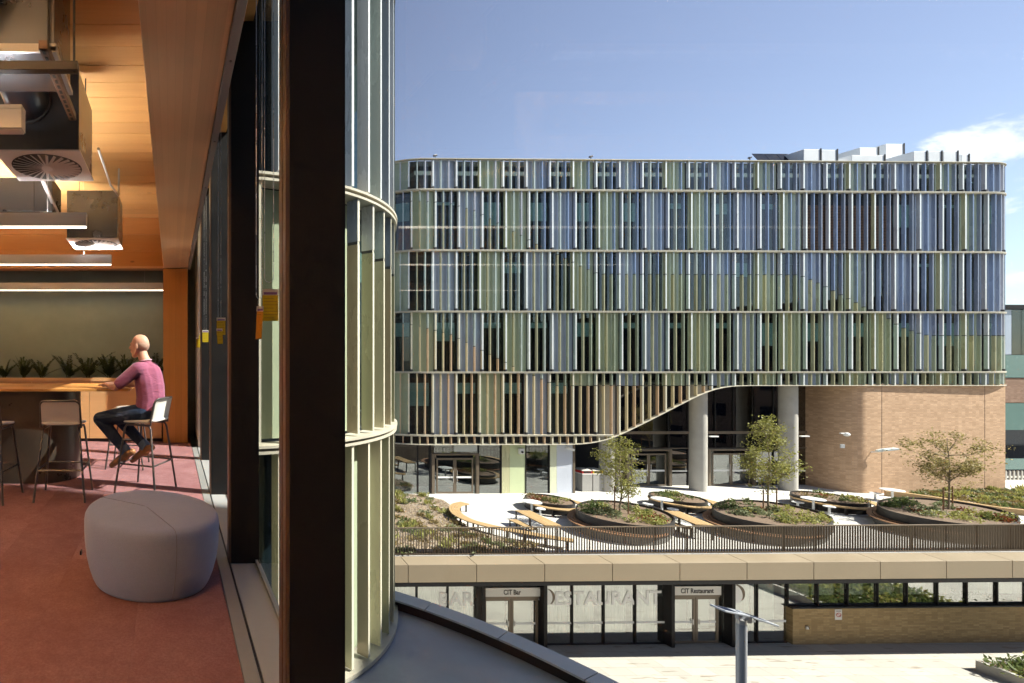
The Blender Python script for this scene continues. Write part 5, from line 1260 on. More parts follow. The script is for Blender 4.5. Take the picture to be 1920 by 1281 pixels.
crescent(1024, 1120, 0.40, R(8)); crescent(1378, 1117, 0.46, R(22))
# low brick upstand at the right
M['brick2'] = brickmat('buff_brick', (0.42, 0.28, 0.13), (0.50, 0.35, 0.17), (0.36, 0.27, 0.15), 0.086, 0.30, 'uv', 0.7)
lw = wall_uv('low_brick_wall', [(spx(1478), YSH + 0.1), (spx(1478), YSH - 0.18), (spx(2040), YSH - 0.18)], ZP - 0.02, -10.86, M['brick2'], pd, PO)
bx('wall_coping', M['black'], pd, spx(1476), spx(2040), YSH - 0.22, YSH - 0.01, -10.858, -10.80, org=PO)
t = thing('wall_sign', 'small white and red notice on the low brick wall', 'sign', W(spx(1562), YSH - 0.19, -11.15), TH)
bx('sign_board', M['signwhite'], t, -0.17, 0.17, -0.012, 0.005, -0.26, 0.24)
m = MB(); m.tube([(0.11 * math.cos(a * math.pi / 10), -0.016, -0.02 + 0.09 * math.sin(a * math.pi / 10)) for a in range(20)], 0.014, 6, closed=True); m.tube([(-0.08, -0.016, 0.045), (0.08, -0.016, -0.085)], 0.012, 6); m.build('red_ring', surf('red_print', (0.5, 0.05, 0.03), 0.5, 0.05), t)
bx('sign_text_band', surf('grey_print', (0.4, 0.35, 0.33), 0.5, 0.05), t, -0.12, 0.12, -0.016, -0.013, 0.13, 0.19)
t = thing('wall_tap', 'small metal tap box on the low brick wall by the corner', 'tap', W(spx(1503), YSH - 0.19, -11.75), TH)
bx('backplate', M['alu'], t, -0.05, 0.08, -0.04, 0.005, -0.10, 0.04); m = MB(); m.tube([(-0.06, -0.02, 0.06), (0.0, -0.08, 0.05), (0.02, -0.09, -0.04)], 0.015, 6); m.build('spout', M['darksteel'], t)
# leaves added in the restaurant window, standing in for reflected planters
M['fol1'] = leafmat('green_foliage', (0.12, 0.165, 0.06), 0.45, 0.3); M['fol2'] = leafmat('silver_green_foliage', (0.20, 0.235, 0.14), 0.35, 0.3)
M['fol3'] = leafmat('yellow_green_foliage', (0.30, 0.32, 0.11), 0.35, 0.3); M['fol4'] = leafmat('dry_grass', (0.22, 0.18, 0.08), 0.35, 0.3); M['fol5'] = leafmat('red_brown_leaf', (0.20, 0.07, 0.03), 0.4, 0.2)
def leaves(m, n, inside, zf, L, up, r, wid=0.3, mi=0):
    for _ in range(n):
        x, y = inside(r); z = zf(x, y, r); d = Vector((r.gauss(0, 1), r.gauss(0, 1), r.gauss(up, 0.6))).normalized(); l = L * r.uniform(0.6, 1.3)
        s = d.cross(Vector((r.gauss(0, 1), r.gauss(0, 1), 0.3))).normalized() * l * wid; p = Vector((x, y, z)); q = p + d * l; c = p.lerp(q, 0.5)
        m.quad(tuple(p), tuple(c - s), tuple(q), tuple(c + s), mi)
rg = random.Random(3)
m = MB(); xa, xb_ = spx(1560), spx(1905)
leaves(m, 1500, lambda r: (r.uniform(xa, xb_), YSH + 0.15 + r.uniform(0, 0.15)), lambda x, y, r: -10.75 + abs(r.gauss(0, 0.16)) * (0.7 + 0.5 * math.sin(x * 1.3)), 0.22, 0.8, rg)
tag(m.build('reflection_planting', M['fol1'], None), 'green leaves added behind the restaurant window in place of reflected planters', 'plants', kind='stuff').rotation_euler.z = TH

# ---------------------------------------------------------------- balustrade along the terrace edge
M['fence'] = surf('brown_balustrade', (0.15, 0.115, 0.08), 0.45, 0.08, 3, 0.2)
YFE = 22.62; fo = (24.0, YFE, ZD)
fe = thing('balustrade', 'brown metal balustrade of upright blades along the terrace edge', 'balustrade', W(*fo), TH)
blade = MB(); blade.box(-0.006, 0.006, -0.032, 0.032, 0.07, 1.205); blade_me = blade.mesh('blade', M['fence'])
xa, xb_ = fx(735, YFE), fx(1932, YFE); n = int((xb_ - xa) / 0.122)
for k in range(n + 1): o = add('blade', blade_me, fe); o.location = (xa + k * 0.122 - fo[0], 0, 0)
bx('top_rail', M['fence'], fe, xa - 1, xb_ + 1, YFE - 0.04, YFE + 0.04, ZD + 1.207, ZD + 1.245, org=fo, bevel=0.004)
bx('bottom_rail', M['fence'], fe, xa - 1, xb_ + 1, YFE - 0.034, YFE + 0.034, ZD + 0.04, ZD + 0.068, org=fo)
for k in range(20): bx('post', M['fence'], fe, xa + 1.5 * k + 0.03, xa + 1.5 * k + 0.055, YFE + 0.034, YFE + 0.06, ZD, ZD + 1.20, org=fo)

# ---------------------------------------------------------------- terrace planters and seats
M['timber'] = wood('seat_timber', (0.40, 0.26, 0.12), (0.50, 0.34, 0.17), 'x', 0.6, False, 20)
M['redtimber'] = wood('red_seat_timber', (0.22, 0.105, 0.05), (0.30, 0.155, 0.075), 'x', 0.6, False, 20)
M['rim'] = surf('dark_steel_rim', (0.038, 0.035, 0.033), 0.5, 0.12, 2, 0.3)
M['base'] = surf('grey_planter_base', (0.13, 0.127, 0.12), 0.75, 0.1, 1, bmp=0.1)
M['mulch'] = surf('bark_mulch', (0.15, 0.10, 0.065), 0.95, 0.4, 12, bmp=0.6, bscale=40)
def oval(cx, cy, a, b, rot, n=48, e=2.0):
    p = []
    for k in range(n):
        t_ = 2 * math.pi * k / n; c, s = math.cos(t_), math.sin(t_)
        u = a * math.copysign(abs(c) ** (2 / e), c); v = b * math.copysign(abs(s) ** (2 / e), s)
        p.append((cx + u * math.cos(rot) - v * math.sin(rot), cy + u * math.sin(rot) + v * math.cos(rot)))
    return p
def ringwall(m, outer, inner, z0, z1):
    n = len(outer); i = len(m.v)
    m.v += [(x, y, z0) for x, y in outer] + [(x, y, z0) for x, y in inner] + [(x, y, z1) for x, y in outer] + [(x, y, z1) for x, y in inner]
    for k in range(n):
        j = (k + 1) % n
        for f in ((k, j, 2 * n + j, 2 * n + k), (n + j, n + k, 3 * n + k, 3 * n + j), (2 * n + k, 2 * n + j, 3 * n + j, 3 * n + k), (j, k, n + k, n + j)): m.f.append(tuple(i + q for q in f)); m.m.append(0)
def in_oval(a, b, rot, cx, cy, sc_=0.92):
    def f(r):
        q = math.sqrt(r.random()) * sc_; t_ = r.uniform(0, 2 * math.pi); u, v = a * q * math.cos(t_), b * q * math.sin(t_)
        return cx + u * math.cos(rot) - v * math.sin(rot), cy + u * math.sin(rot) + v * math.cos(rot)
    return f
def boat(L, Rr, far, near, lab, plab, seed):
    H = 0.92; z = ZD + H
    p = [Vector(gnd(*q, z)) for q in (L, Rr, far, near)]
    c = (p[0] + p[1]) / 2; d = p[1] - p[0]; a = d.length / 2; rot = math.atan2(d.y, d.x); nrm = Vector((-d.y, d.x)).normalized()
    b = max(0.8, (abs((p[2] - c).dot(nrm)) + abs((p[3] - c).dot(nrm))) / 2)
    c = c + nrm * ((p[2] - c).dot(nrm) + (p[3] - c).dot(nrm)) / 4
    t = thing('boat_planter', lab, 'planter', W(c.x, c.y, ZD), TH + rot, 'boat shaped terrace planters')
    # local frame: x along the boat
    m = MB(); ringwall(m, oval(0, 0, a, b, 0, 56, 2.2), oval(0, 0, a - 0.045, b - 0.045, 0, 56, 2.2), 0.36, H); m.build('steel_rim', M['rim'], t, smooth=40)
    m = MB(); m.prism(oval(0, 0, a - 0.05, b - 0.05, 0, 56, 2.2), 0.30, H - 0.10); m.build('soil', M['mulch'], t, smooth=40)
    sh = (-0.22, -0.34) if math.sin(rot) > -2 else (0, 0)
    m = MB(); m.prism(oval(-0.10, -0.16, a - 0.02, b + 0.10, 0, 56, 2.2), 0.0, 0.40); m.build('base', M['base'], t, smooth=40)
    m = MB(); ringwall(m, oval(-0.16, -0.26, a + 0.12, b + 0.26, 0, 56, 2.2), oval(-0.10, -0.18, a + 0.02, b + 0.10, 0, 56, 2.2), 0.42, 0.47); m.build('seat_board', M['redtimber'], t, smooth=40)
    m = MB(); ringwall(m, oval(-0.09, -0.17, a + 0.005, b + 0.085, 0, 56, 2.2), oval(-0.02, -0.04, a + 0.012, b + 0.012, 0, 56, 2.2), 0.42, 0.50); m.build('seat_board', M['redtimber'], t, smooth=40)
    r = random.Random(seed); m = MB(); zz = H - 0.10
    def clump(x, y, rr, n, L_, up, mi, h):
        leaves(m, n, lambda q: (x + q.gauss(0, rr * 0.5), y + q.gauss(0, rr * 0.4)), lambda X, Y, q: zz + max(0, h * (1 - ((X - x) ** 2 + (Y - y) ** 2) / (rr * rr)) * q.random()), L_, up, r, 0.28, mi)
    for k in range(int(52 * a / 2.4)):
        u = r.uniform(-0.85, 0.85); v = r.uniform(-0.62, 0.62) * math.sqrt(max(0.05, 1 - u * u)); 
        mi = 0 if u < -0.5 else (1 if u < 0.1 else 2) if r.random() < 0.75 else r.randrange(4)
        clump(u * a, v * b, r.uniform(0.22, 0.42), 70, 0.12, 0.7, mi, r.uniform(0.12, 0.40))
    o = m.build('planting', [M['fol1'], M['fol2'], M['fol3'], M['fol5']], None); o.location = t.location; o.rotation_euler.z = TH + rot
    tag(o, plab, 'plants', kind='stuff')
    return c, rot, a, b, H
B1 = boat((1085, 944), (1264, 977), (1140, 935.5), (1195, 988), 'boat shaped dark planter with a tree, left of the three', 'low green planting in the left boat shaped planter', 1)
B2 = boat((1344, 942), (1560, 980), (1402, 933.5), (1470, 990), 'boat shaped dark planter with a tree, middle of the three', 'low green planting in the middle boat shaped planter', 2)
B3 = boat((1652, 937), (1912, 976), (1722, 931), (1810, 986), 'boat shaped dark planter with a tree, right of the three', 'low green planting in the right boat shaped planter', 3)
def round_planter(px, py, rad, lab, plab, seed):
    x, y = gnd(px, py, ZD + 0.6)
    t = thing('round_planter', lab, 'planter', W(x, y, ZD), TH, 'round terrace planters')
    m = MB(); ringwall(m, oval(0, 0, rad, rad, 0, 40), oval(0, 0, rad - 0.05, rad - 0.05, 0, 40), 0.0, 0.60); m.build('steel_rim', M['rim'], t, smooth=40)
    m = MB(); m.lathe([(rad - 0.055, 0.4), (rad - 0.055, 0.52), (rad * 0.55, 0.62), (0.02, 0.66)], (0, 0), 40); m.build('soil', M['mulch'], t, smooth=60)
    m = MB(); ringwall(m, oval(0.18, -0.30, rad + 0.42, rad + 0.34, 0, 48), oval(0.05, -0.08, rad + 0.10, rad + 0.08, 0, 48), 0.40, 0.46); m.build('seat_ring', M['timber'], t, smooth=40)
    for k in range(5):
        a = R(190 + 40 * k); m = MB(); qx, qy = 0.14 + (rad + 0.22) * math.cos(a), -0.22 + (rad + 0.18) * math.sin(a); m.box(qx - 0.05, qx + 0.05, qy - 0.05, qy + 0.05, 0, 0.40); m.build('seat_leg', M['rim'], t)
    r = random.Random(seed); m = MB()
    for k in range(14):
        q = math.sqrt(r.random()) * 0.8 * rad; a = r.uniform(0, 6.28); cx, cy = q * math.cos(a), q * math.sin(a); mi = r.choice((0, 0, 2, 1, 3)) if cx < 0.3 else r.choice((2, 0, 1))
        leaves(m, 60, lambda g: (cx + g.gauss(0, 0.16), cy + g.gauss(0, 0.14)), lambda X, Y, g: 0.58 + 0.12 * g.random(), 0.12, 0.9, r, 0.25, mi)
    o = m.build('planting', [M['fol1'], M['fol4'], M['fol3'], M['fol5']], None); o.location = t.location; tag(o, plab, 'plants', kind='stuff')
    return x, y
RP = [round_planter(1030, 936, 1.20, 'round planter with timber seat ring, nearest the glass doors', 'low planting in the round planter nearest the glass doors', 21),
      round_planter(1270, 932, 1.25, 'round planter with timber seat ring in front of the concrete column', 'low planting in the round planter by the concrete column', 22),
      round_planter(1553, 932, 1.45, 'round planter with timber seat ring in front of the brick corner', 'low planting in the round planter by the brick corner', 23)]
M['whitetop'] = surf('white_table_top', (0.70, 0.70, 0.68), 0.4, 0.03)
def round_seat(px, py, h, r_, name, lab, grp):
    x, y = gnd(px, py, ZD + h); t = thing(name, lab, name.replace('_', ' ').split()[-1], W(x, y, ZD), TH, grp)
    m = MB(); m.lathe([(r_ - 0.02, h - 0.05), (r_, h - 0.045), (r_, h - 0.01), (r_ - 0.02, h)], (0, 0), 28); m.build('top', M['whitetop'], t, smooth=40)
    m = MB(); m.lathe([(0.16, 0), (0.16, 0.012), (0.05, 0.02), (0.05, h - 0.05)], (0, 0), 14); m.build('pedestal', M['whitetop'], t, smooth=40)
for k, (px, py, lab) in enumerate(((997, 940, 'white round table by the left round planter'), (1241, 935, 'white round table by the middle round planter'), (1525, 934.5, 'white round table by the right round planter'), (1673, 918, 'white round table near the foot of the brick wall'))):
    round_seat(px, py, 0.74, 0.48, 'round_table', lab, 'white round tables on the terrace')
for k, (px, py, lab) in enumerate(((1013, 953, 'white round stool in front of the left round planter'), (1262, 954, 'white round stool in front of the middle round planter'), (1215, 944, 'white round stool left of the middle round planter'), (1555, 949, 'white round stool in front of the right round planter'), (1496, 941, 'white round stool left of the right round planter'), (1641, 924, 'white round stool near the foot of the brick wall'))):
    round_seat(px, py, 0.45, 0.24, 'round_stool', lab, 'white round stools on the terrace')
def long_table(far, near, w, h, name, lab, cat, mat):
    a = Vector(gnd(*far, ZD + h)); b = Vector(gnd(*near, ZD + h)); c = (a + b) / 2; d = b - a; L_ = d.length; rot = math.atan2(d.y, d.x)
    t = thing(name, lab, cat, W(c.x, c.y, ZD), TH + rot)
    ns = max(2, round(w / 0.15)); sw = w / ns
    for k in range(ns): bx('slat', mat, t, -L_ / 2, L_ / 2, -w / 2 + sw * k + 0.006, -w / 2 + sw * (k + 1) - 0.006, h - 0.045, h)
    for sx in (-1, 0, 1):
        for sy in (-1, 1): bx('leg', M['rim'], t, sx * (L_ / 2 - 0.05) - 0.025, sx * (L_ / 2 - 0.05) + 0.025, sy * (w / 2 - 0.03) - 0.025, sy * (w / 2 - 0.03) + 0.025, 0, h - 0.047)
    bx('frame', M['rim'], t, -L_ / 2 + 0.03, L_ / 2 - 0.03, -w / 2 + 0.07, w / 2 - 0.07, h - 0.085, h - 0.047)
long_table((980, 957), (1037, 985), 0.78, 0.75, 'terrace_table', 'long timber terrace table beside the curved bench', 'table', M['timber'])
long_table((961, 974), (1002, 992), 0.42, 0.45, 'terrace_bench', 'timber bench on the near side of the left terrace table', 'bench', M['timber'])
long_table((1258, 958), (1322, 984), 0.78, 0.75, 'terrace_table', 'long timber terrace table between the left and middle boat planters', 'table', M['timber'])
long_table((1243, 974), (1292, 990), 0.42, 0.45, 'terrace_bench', 'timber bench on the near side of the right terrace table', 'bench', M['timber'])
# curved bench along the planted bed
cp = [Vector(gnd(a, b, ZD + 0.46)) for a, b in ((872, 942.5), (857, 946), (852, 953), (858, 963), (878, 974), (908, 983), (945, 991), (985, 998), (1030, 1006), (1075, 1013))]
def spline(pts, n=6):
    out = []
    for k in range(len(pts) - 1):
        p0, p1, p2, p3 = pts[max(0, k - 1)], pts[k], pts[k + 1], pts[min(len(pts) - 1, k + 2)]
        for q in range(n):
            t_ = q / n; out.append(0.5 * ((2 * p1) + (p2 - p0) * t_ + (2 * p0 - 5 * p1 + 4 * p2 - p3) * t_ ** 2 + (3 * p1 - p0 - 3 * p2 + p3) * t_ ** 3))
    out.append(pts[-1]); return out
sp_ = spline(cp); o3 = (sp_[20].x, sp_[20].y, ZD)
cb = thing('curved_bench', 'long curved timber bench around the planted bed', 'bench', W(*o3), TH)
def offs(pts, d):
    r_ = []
    for k, p in enumerate(pts):
        q = pts[min(k + 1, len(pts) - 1)] - pts[max(k - 1, 0)]; nn = Vector((-q.y, q.x)).normalized(); r_.append(p + nn * d)
    return r_
for k in range(4):
    i0, i1 = offs(sp_, -0.27 + 0.135 * k + 0.006), offs(sp_, -0.27 + 0.135 * (k + 1) - 0.006)
    m = MB(); m.rings([[(a.x, a.y, ZD + 0.41), (b.x, b.y, ZD + 0.41), (b.x, b.y, ZD + 0.455), (a.x, a.y, ZD + 0.455)] for a, b in zip(i0, i1)]); m.build('slat', M['timber'], cb, org=o3, smooth=40)
for k in range(2, len(sp_), 5):
    for d in (-0.2, 0.2):
        p = offs(sp_, d)[k]; bx('leg', M['rim'], cb, p.x - 0.03, p.x + 0.03, p.y - 0.03, p.y + 0.03, ZD, ZD + 0.408, org=o3)
# planted beds
def bed(name, poly_px, lab, z1, seed, mixm, n, plab, tuft):
    pts = [gnd(a, b, ZD + z1) for a, b in poly_px]
    m = MB(); m.prism(pts[::-1] if sum((pts[k][0] - pts[k - 1][0]) * (pts[k][1] + pts[k - 1][1]) for k in range(len(pts))) > 0 else pts, ZD - 0.02, ZD + z1)
    b = m.build(name, M['mulchbed'], None); b.rotation_euler.z = TH; tag(b, lab, 'planting bed', kind='structure')
    def inside(r):
        while True:
            x = r.uniform(min(p[0] for p in pts), max(p[0] for p in pts)); y = r.uniform(min(p[1] for p in pts), max(p[1] for p in pts)); c = False
            for k in range(len(pts)):
                (x0_, y0_), (x1_, y1_) = pts[k - 1], pts[k]
                if (y0_ > y) != (y1_ > y) and x < (x1_ - x0_) * (y - y0_) / (y1_ - y0_) + x0_: c = not c
            if c: return x, y
    r = random.Random(seed); m = MB()
    for k in range(n):
        cx, cy = inside(r); mi = r.choice(tuft); rr = r.uniform(0.10, 0.35)
        leaves(m, 55, lambda g: (cx + g.gauss(0, rr * 0.6), cy + g.gauss(0, rr * 0.6)), lambda X, Y, g: ZD + z1 + 0.02, 0.30 if mi == 2 else 0.17, 1.6 if mi == 2 else 0.6, r, 0.10 if mi == 2 else 0.25, mi)
    for _ in range(5200):
        x, y = inside(r); l = r.uniform(0.03, 0.10); a_ = r.uniform(0, 6.28); b_ = a_ + r.uniform(1.2, 2.0); z = ZD + z1 + r.uniform(0.004, 0.03)
        m.quad((x, y, z), (x + l * math.cos(a_), y + l * math.sin(a_), z + r.uniform(-0.01, 0.03)), (x + l * (math.cos(a_) + math.cos(b_)) * 0.7, y + l * (math.sin(a_) + math.sin(b_)) * 0.7, z + r.uniform(0, 0.02)), (x + l * math.cos(b_) * 0.8, y + l * math.sin(b_) * 0.8, z), r.choice((4, 4, 5, 1)))
    o = m.build('planting', mixm + [M['mulch'], M['stone']], None); o.rotation_euler.z = TH; tag(o, plab, 'plants', kind='stuff')
M['stone'] = surf('pale_stone', (0.42, 0.38, 0.32), 0.85, 0.2, 9)
M['mulchbed'] = surf('gravel_mulch', (0.27, 0.205, 0.14), 0.95, 0.45, 8, bmp=0.7, bscale=25)
bed('planting_bed', [(700, 921), (790, 928), (832, 938), (846, 948), (845, 962), (868, 984), (920, 1001), (985, 1018), (1020, 1030), (1010, 1034.5), (700, 1034.5)], 'mulched bed with grasses beside the curved bench', 0.12, 31, [M['fol1'], M['fol4'], M['fol3'], M['fol2']], 105, 'grass tufts and low plants in the bed at the left', (0, 1, 1, 1, 2, 2, 3))
bed('planting_bed', [(1700, 926), (1780, 919), (1940, 917), (1940, 955), (1860, 949), (1790, 938)], 'mulched bed at the foot of the brick wall', 0.15, 32, [M['fol1'], M['fol4'], M['fol3'], M['fol2']], 130, 'low dry plants in the bed at the foot of the brick wall', (0, 1, 1, 3, 2))
ep = [Vector(gnd(a, b, ZD + 0.3)) for a, b in ((1660, 921), (1700, 925), (1750, 932), (1800, 940), (1870, 951), (1935, 958))]; ep = spline(ep, 4); o3 = (ep[8].x, ep[8].y, ZD)
ed = thing('timber_edging', 'curved timber edge of the bed at the right of the terrace', 'bed edging', W(*o3), TH); i0, i1 = offs(ep, -0.14), offs(ep, 0.14)
m = MB(); m.rings([[(a.x, a.y, ZD), (b.x, b.y, ZD), (b.x, b.y, ZD + 0.32), (a.x, a.y, ZD + 0.32)] for a, b in zip(i0, i1)]); m.build('edge_board', M['timber'], ed, org=o3, smooth=40)

# ---------------------------------------------------------------- trees with stakes
M['bark'] = surf('pale_bark', (0.24, 0.19, 0.13), 0.9, 0.25, 12, bmp=0.4); M['stake'] = wood('stake_timber', (0.20, 0.10, 0.05), (0.28, 0.15, 0.08), 'z', 0.7, False)
M['treeleaf'] = leafmat('young_tree_leaf', (0.24, 0.255, 0.075), 0.4, 0.4); M['treeleaf2'] = leafmat('olive_tree_leaf', (0.26, 0.235, 0.10), 0.4, 0.4)
def tree(base_px, top_y, crown, lab, seed, mat, nleaf, shape, zb, umin=0.2):
    x, y = gnd(base_px[0], base_px[1], ZD + zb); w = W(x, y, ZD + zb - 0.05); dist = w.y; H = (EYE - (top_y - VPY) * dist / FPX) - w.z
    t = thing('tree', lab, 'tree', w, TH, 'young staked trees on the terrace'); r = random.Random(seed)
    sc_ = dist / FPX; wl, wr = (crown[0] - base_px[0]) * sc_, (crown[1] - base_px[0]) * sc_; zl = (EYE - (crown[2] - VPY) * sc_) - w.z
    m = MB(); tips = []
    trunk = [Vector((0, 0, 0))]
    for k in range(1, 9): trunk.append(Vector((0.05 * math.sin(k * 1.3 + seed), 0.05 * math.cos(k * 0.9), H * 0.93 * k / 8)))
    m.tube(trunk, [0.045 * (1 - 0.1 * k) for k in range(9)], 8)
    for k in range(22):
        u = r.uniform(umin, 0.85); p = trunk[int(u * 8)].lerp(trunk[min(8, int(u * 8) + 1)], u * 8 % 1); a = r.uniform(0, 2 * math.pi)
        fr = (u * H - zl) / (H - zl); wid = shape(max(0.0, min(1, fr + 0.12))); ex = (wr if math.cos(a) > 0 else -wl) * wid * abs(math.cos(a)); ey = (wr - wl) / 2 * wid * math.sin(a)
        q = p + Vector((math.copysign(ex, math.cos(a)) * r.uniform(0.55, 0.95), ey * r.uniform(0.5, 0.9), H * r.uniform(0.10, 0.24))); mid = p.lerp(q, 0.5) + Vector((0, 0, -0.05 * H * r.random()))
        m.tube([p, mid, q], [0.022, 0.014, 0.005], 6); tips.append((p, mid, q))
        for s in range(4):
            b0 = mid.lerp(q, r.random()); b1 = b0 + Vector((r.gauss(0, 0.22), r.gauss(0, 0.22), r.uniform(0.02, 0.35))); m.tube([b0, b1], [0.008, 0.003], 5); tips.append((b0, b0.lerp(b1, 0.5), b1))
    m.build('trunk', M['bark'], t, smooth=60)
    m = MB()
    for _ in range(nleaf):
        if r.random() < 0.72:
            a, b, c = r.choice(tips); u = r.uniform(0.25, 1.08); p = a.lerp(b, u * 2) if u < 0.5 else b.lerp(c, u * 2 - 1); p = p + Vector((r.gauss(0, 0.10), r.gauss(0, 0.10), r.gauss(0, 0.10)))
        else:
            fr = r.random() ** 0.8; wd = shape(fr) * math.sqrt(r.random()); a = r.uniform(0, 6.283); ca = math.cos(a)
            p = Vector(((wr if ca > 0 else -wl) * ca * wd, (wr - wl) / 2 * math.sin(a) * wd, zl + (H - zl) * fr))
            if math.sin(p.x * 4.1 + seed) + math.sin(p.y * 3.7) + math.sin(p.z * 4.6 + 2 * seed) < 0.2: continue
        l = r.uniform(0.06, 0.12); d = Vector((r.gauss(0, 1), r.gauss(0, 1), r.gauss(-0.15, 0.7))).normalized(); s = d.cross(Vector((r.gauss(0, 1), r.gauss(0, 1), r.gauss(0, 1)))).normalized() * l * 0.33
        q = p + d * l; c = p.lerp(q, 0.5); m.quad(tuple(p), tuple(c - s), tuple(q), tuple(c + s))
    m.build('crown', mat, t)
    return t, w
def stakes(w, dxs, h, lab):
    for k, dx in enumerate(dxs):
        t = thing('tree_stake', lab[k], 'stake', (w.x + dx, w.y + (0.1 if k else -0.15), w.z), TH, 'tree stakes')
        m = MB(); m.lathe([(0.028, -0.2), (0.028, h), (0.018, h + 0.03)], (0, 0), 8); m.build('stake_post', M['stake'], t, smooth=40)
        m = MB(); m.tube([(0, 0, h * 0.86), (-dx * 0.5, 0, h * 0.82), (-dx * 0.95, 0, h * 0.80)], 0.012, 5); m.build('tie', surf('hessian_tie', (0.45, 0.36, 0.22), 0.9, 0.1), t)
eg = lambda f: max(0.0, math.sin(math.pi * min(1.0, (f * 0.88 + 0.10))) ** 0.8)
narrow = lambda f: max(0.03, (math.sin(math.pi * min(1, f * 0.80 + 0.16)) ** 1.2))
vase = lambda f: max(0.0, (0.30 + 1.15 * f) if f < 0.62 else 1.013 * math.sqrt(max(0, 1 - ((f - 0.62) / 0.40) ** 2)))
_, w = tree((1163, 966), 812, (1128, 1208, 935), 'young green tree standing in the left boat planter', 5, M['treeleaf'], 3600, eg, 0.80); stakes(w, (-0.42, 0.50), 1.55, ('timber stake left of the tree in the left boat planter', 'timber stake right of the tree in the left boat planter'))
_, w = tree((1441, 957), 789, (1392, 1492, 925), 'tall young green tree standing in the middle boat planter', 8, M['treeleaf'], 5000, narrow, 0.80); stakes(w, (-0.45, 0.55), 1.15, ('timber stake left of the tree in the middle boat planter', 'timber stake right of the tree in the middle boat planter'))
_, w = tree((1779, 956), 811, (1702, 1832, 922), 'wide olive green tree standing in the right boat planter', 13, M['treeleaf2'], 5200, vase, 0.80, 0.36); stakes(w, (-0.52, 0.35), 1.25, ('timber stake left of the tree in the right boat planter', 'timber stake right of the tree in the right boat planter'))

# ---------------------------------------------------------------- plaza: lamp and planter
lp = thing('street_lamp', 'grey street lamp with two tilted flat heads on the plaza', 'street lamp', (14.28, 12.70, ZP), 0)
hz = (EYE - (1160 - VPY) * 12.7 / FPX) - ZP
M['lampgrey'] = surf('lamp_grey_metal', (0.36, 0.38, 0.42), 0.4, 0.06, 2, 0.3)
m = MB(); m.lathe([(0.16, 0), (0.16, 0.03), (0.10, 0.04), (0.10, hz - 0.13)], (0, 0), 14); m.build('pole', M['lampgrey'], lp, smooth=30)
m = MB(); m.lathe([(0.092, hz - 0.128), (0.092, hz - 0.02)], (0, 0), 14); m.build('pole_cap', M['alu'], lp, smooth=30)
m = MB(); m.box(-0.11, 0.13, -0.05, 0.05, hz - 0.018, hz + 0.09); m.box(-0.09, -0.02, -0.05, 0.05, hz + 0.092, hz + 0.20); m.build('bracket', M['lampgrey'], lp, bevel=0.01)
def head(p, q, w, mm, nm):
    m = MB(); m.beam(p, q, w, 0.045, up=(0, 0, 1)); h = m.build('lamp_head', M['lampgrey'], lp, bevel=0.012)
    p = Vector(p); q = Vector(q); up = Vector((0, 0, 0.026)); m = MB(); m.beam(p.lerp(q, 0.1) + up, p.lerp(q, 0.6) + up, w * 0.7, 0.01); m.build('solar_plate', M['solar'], h)
head((-0.66, -0.05, hz + 0.29), (0.02, 0.0, hz + 0.13), 0.34, None, 0); head((0.10, 0.0, hz + 0.10), (0.80, 0.05, hz - 0.14), 0.34, None, 1)
m = MB(); m.box(0.13, 0.22, -0.04, 0.04, hz - 0.10, hz + 0.06); m.build('bracket', M['alu'], lp)
P = Vector(gnd(1829, 1257, ZP)); Q = Vector(gnd(1915, 1290, ZP)); v_ = (Q - P).normalized(); u_ = Vector((1, 0.02)).normalized(); poly = [P, P + v_ * 6, P + v_ * 6 + u_ * 7, P + u_ * 7]
o3 = (P.x, P.y, ZP); pt = thing('plaza_planter', 'low concrete planter with green shrubs in the bottom right corner', 'planter', W(*o3), TH)
cen = sum(poly, Vector((0, 0))) / 4; inn = [p + (cen - p).normalized() * 0.22 for p in poly]
m = MB(); ringwall(m, [tuple(p) for p in poly], [tuple(p) for p in inn], ZP, ZP + 0.45); m.build('planter_wall', M['concrete'], pt, org=o3)
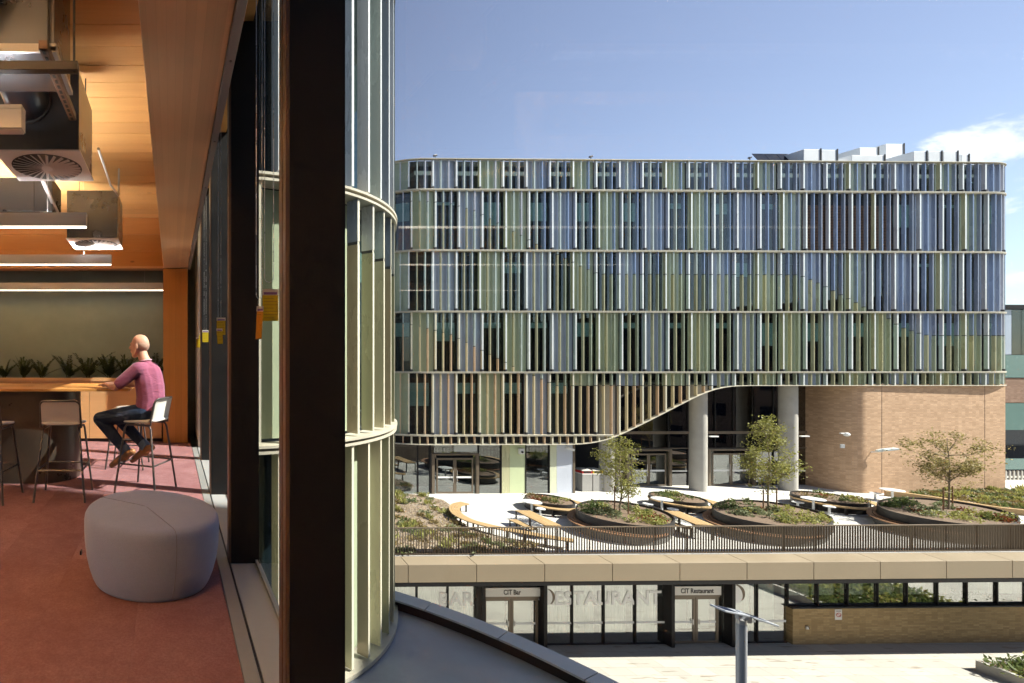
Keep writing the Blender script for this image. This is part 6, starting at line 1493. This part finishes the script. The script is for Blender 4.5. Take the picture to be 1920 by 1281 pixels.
m = MB(); m.prism([tuple(p) for p in inn], ZP, ZP + 0.34); m.build('soil', M['mulch'], pt, org=o3)
m = MB(); rg = random.Random(9)
def insp(r):
    a, b = r.uniform(0.05, 0.95), r.uniform(0.04, 0.96); p = P + v_ * 6 * a + u_ * 7 * b; return p.x, p.y
for k in range(150):
    cx, cy = insp(rg); leaves(m, 60, lambda g: (cx + g.gauss(0, 0.22), cy + g.gauss(0, 0.2)), lambda X, Y, g: ZP + 0.36 + 0.55 * g.random() * abs(math.sin(cx * 3)), 0.22, 1.0, rg, 0.2, rg.choice((0, 0, 1)))
o = m.build('planting', [M['fol1'], M['fol3']], None); o.rotation_euler.z = TH; tag(o, 'green shrubs in the low planter at the bottom right', 'plants', kind='stuff')

# ---------------------------------------------------------------- neighbouring block on the sunny side, outside the picture; shaped to shade the near windows and low roof
nx = (0.585, 4.72, ZP); ng = thing('shading_building', 'unseen brick building on the sunny side, shaped to shade the near windows', 'building', nx, R(-SUN_AZ))
M['nbrick'] = surf('shading_building_brick', (0.34, 0.26, 0.20), 0.8, 0.12, 1)
bx('tower', M['nbrick'], ng, 18, 30, -30, 0, 0, 40.0); bx('lower_block', M['nbrick'], ng, 18.01, 30, 0.001, 11.5, 0, 26.4)
wm = MB(); wm.box(-0.04, 0.04, -0.8, 0.8, -0.9, 0.9); wme = wm.mesh('window', M['solar'])
for zf in range(9):
    for k in range(14):
        y = -29 + 2.6 * k; z = 2.2 + 4.0 * zf
        if (y > -1 and z > 21) or y > 6.6: continue
        o = add('window', wme, ng); o.location = (17.98, y, z)

sx_ = (84.0, -30.0, ZP); sb = thing('reflection_building', 'unseen dark building beyond the square, added for its reflection in the glass', 'building', sx_, R(-8))  # unseen block put in so the glass reflects something dark
bx('block', surf('reflection_building_brick', (0.13, 0.10, 0.085), 0.8, 0.12, 1), sb, -6, 8, -40, 44, 0, 21)
for zf in range(5):
    for k in range(30):
        o = add('window', wme, sb); o.location = (-6.02, -38 + 2.7 * k, 2.2 + 4.0 * zf)
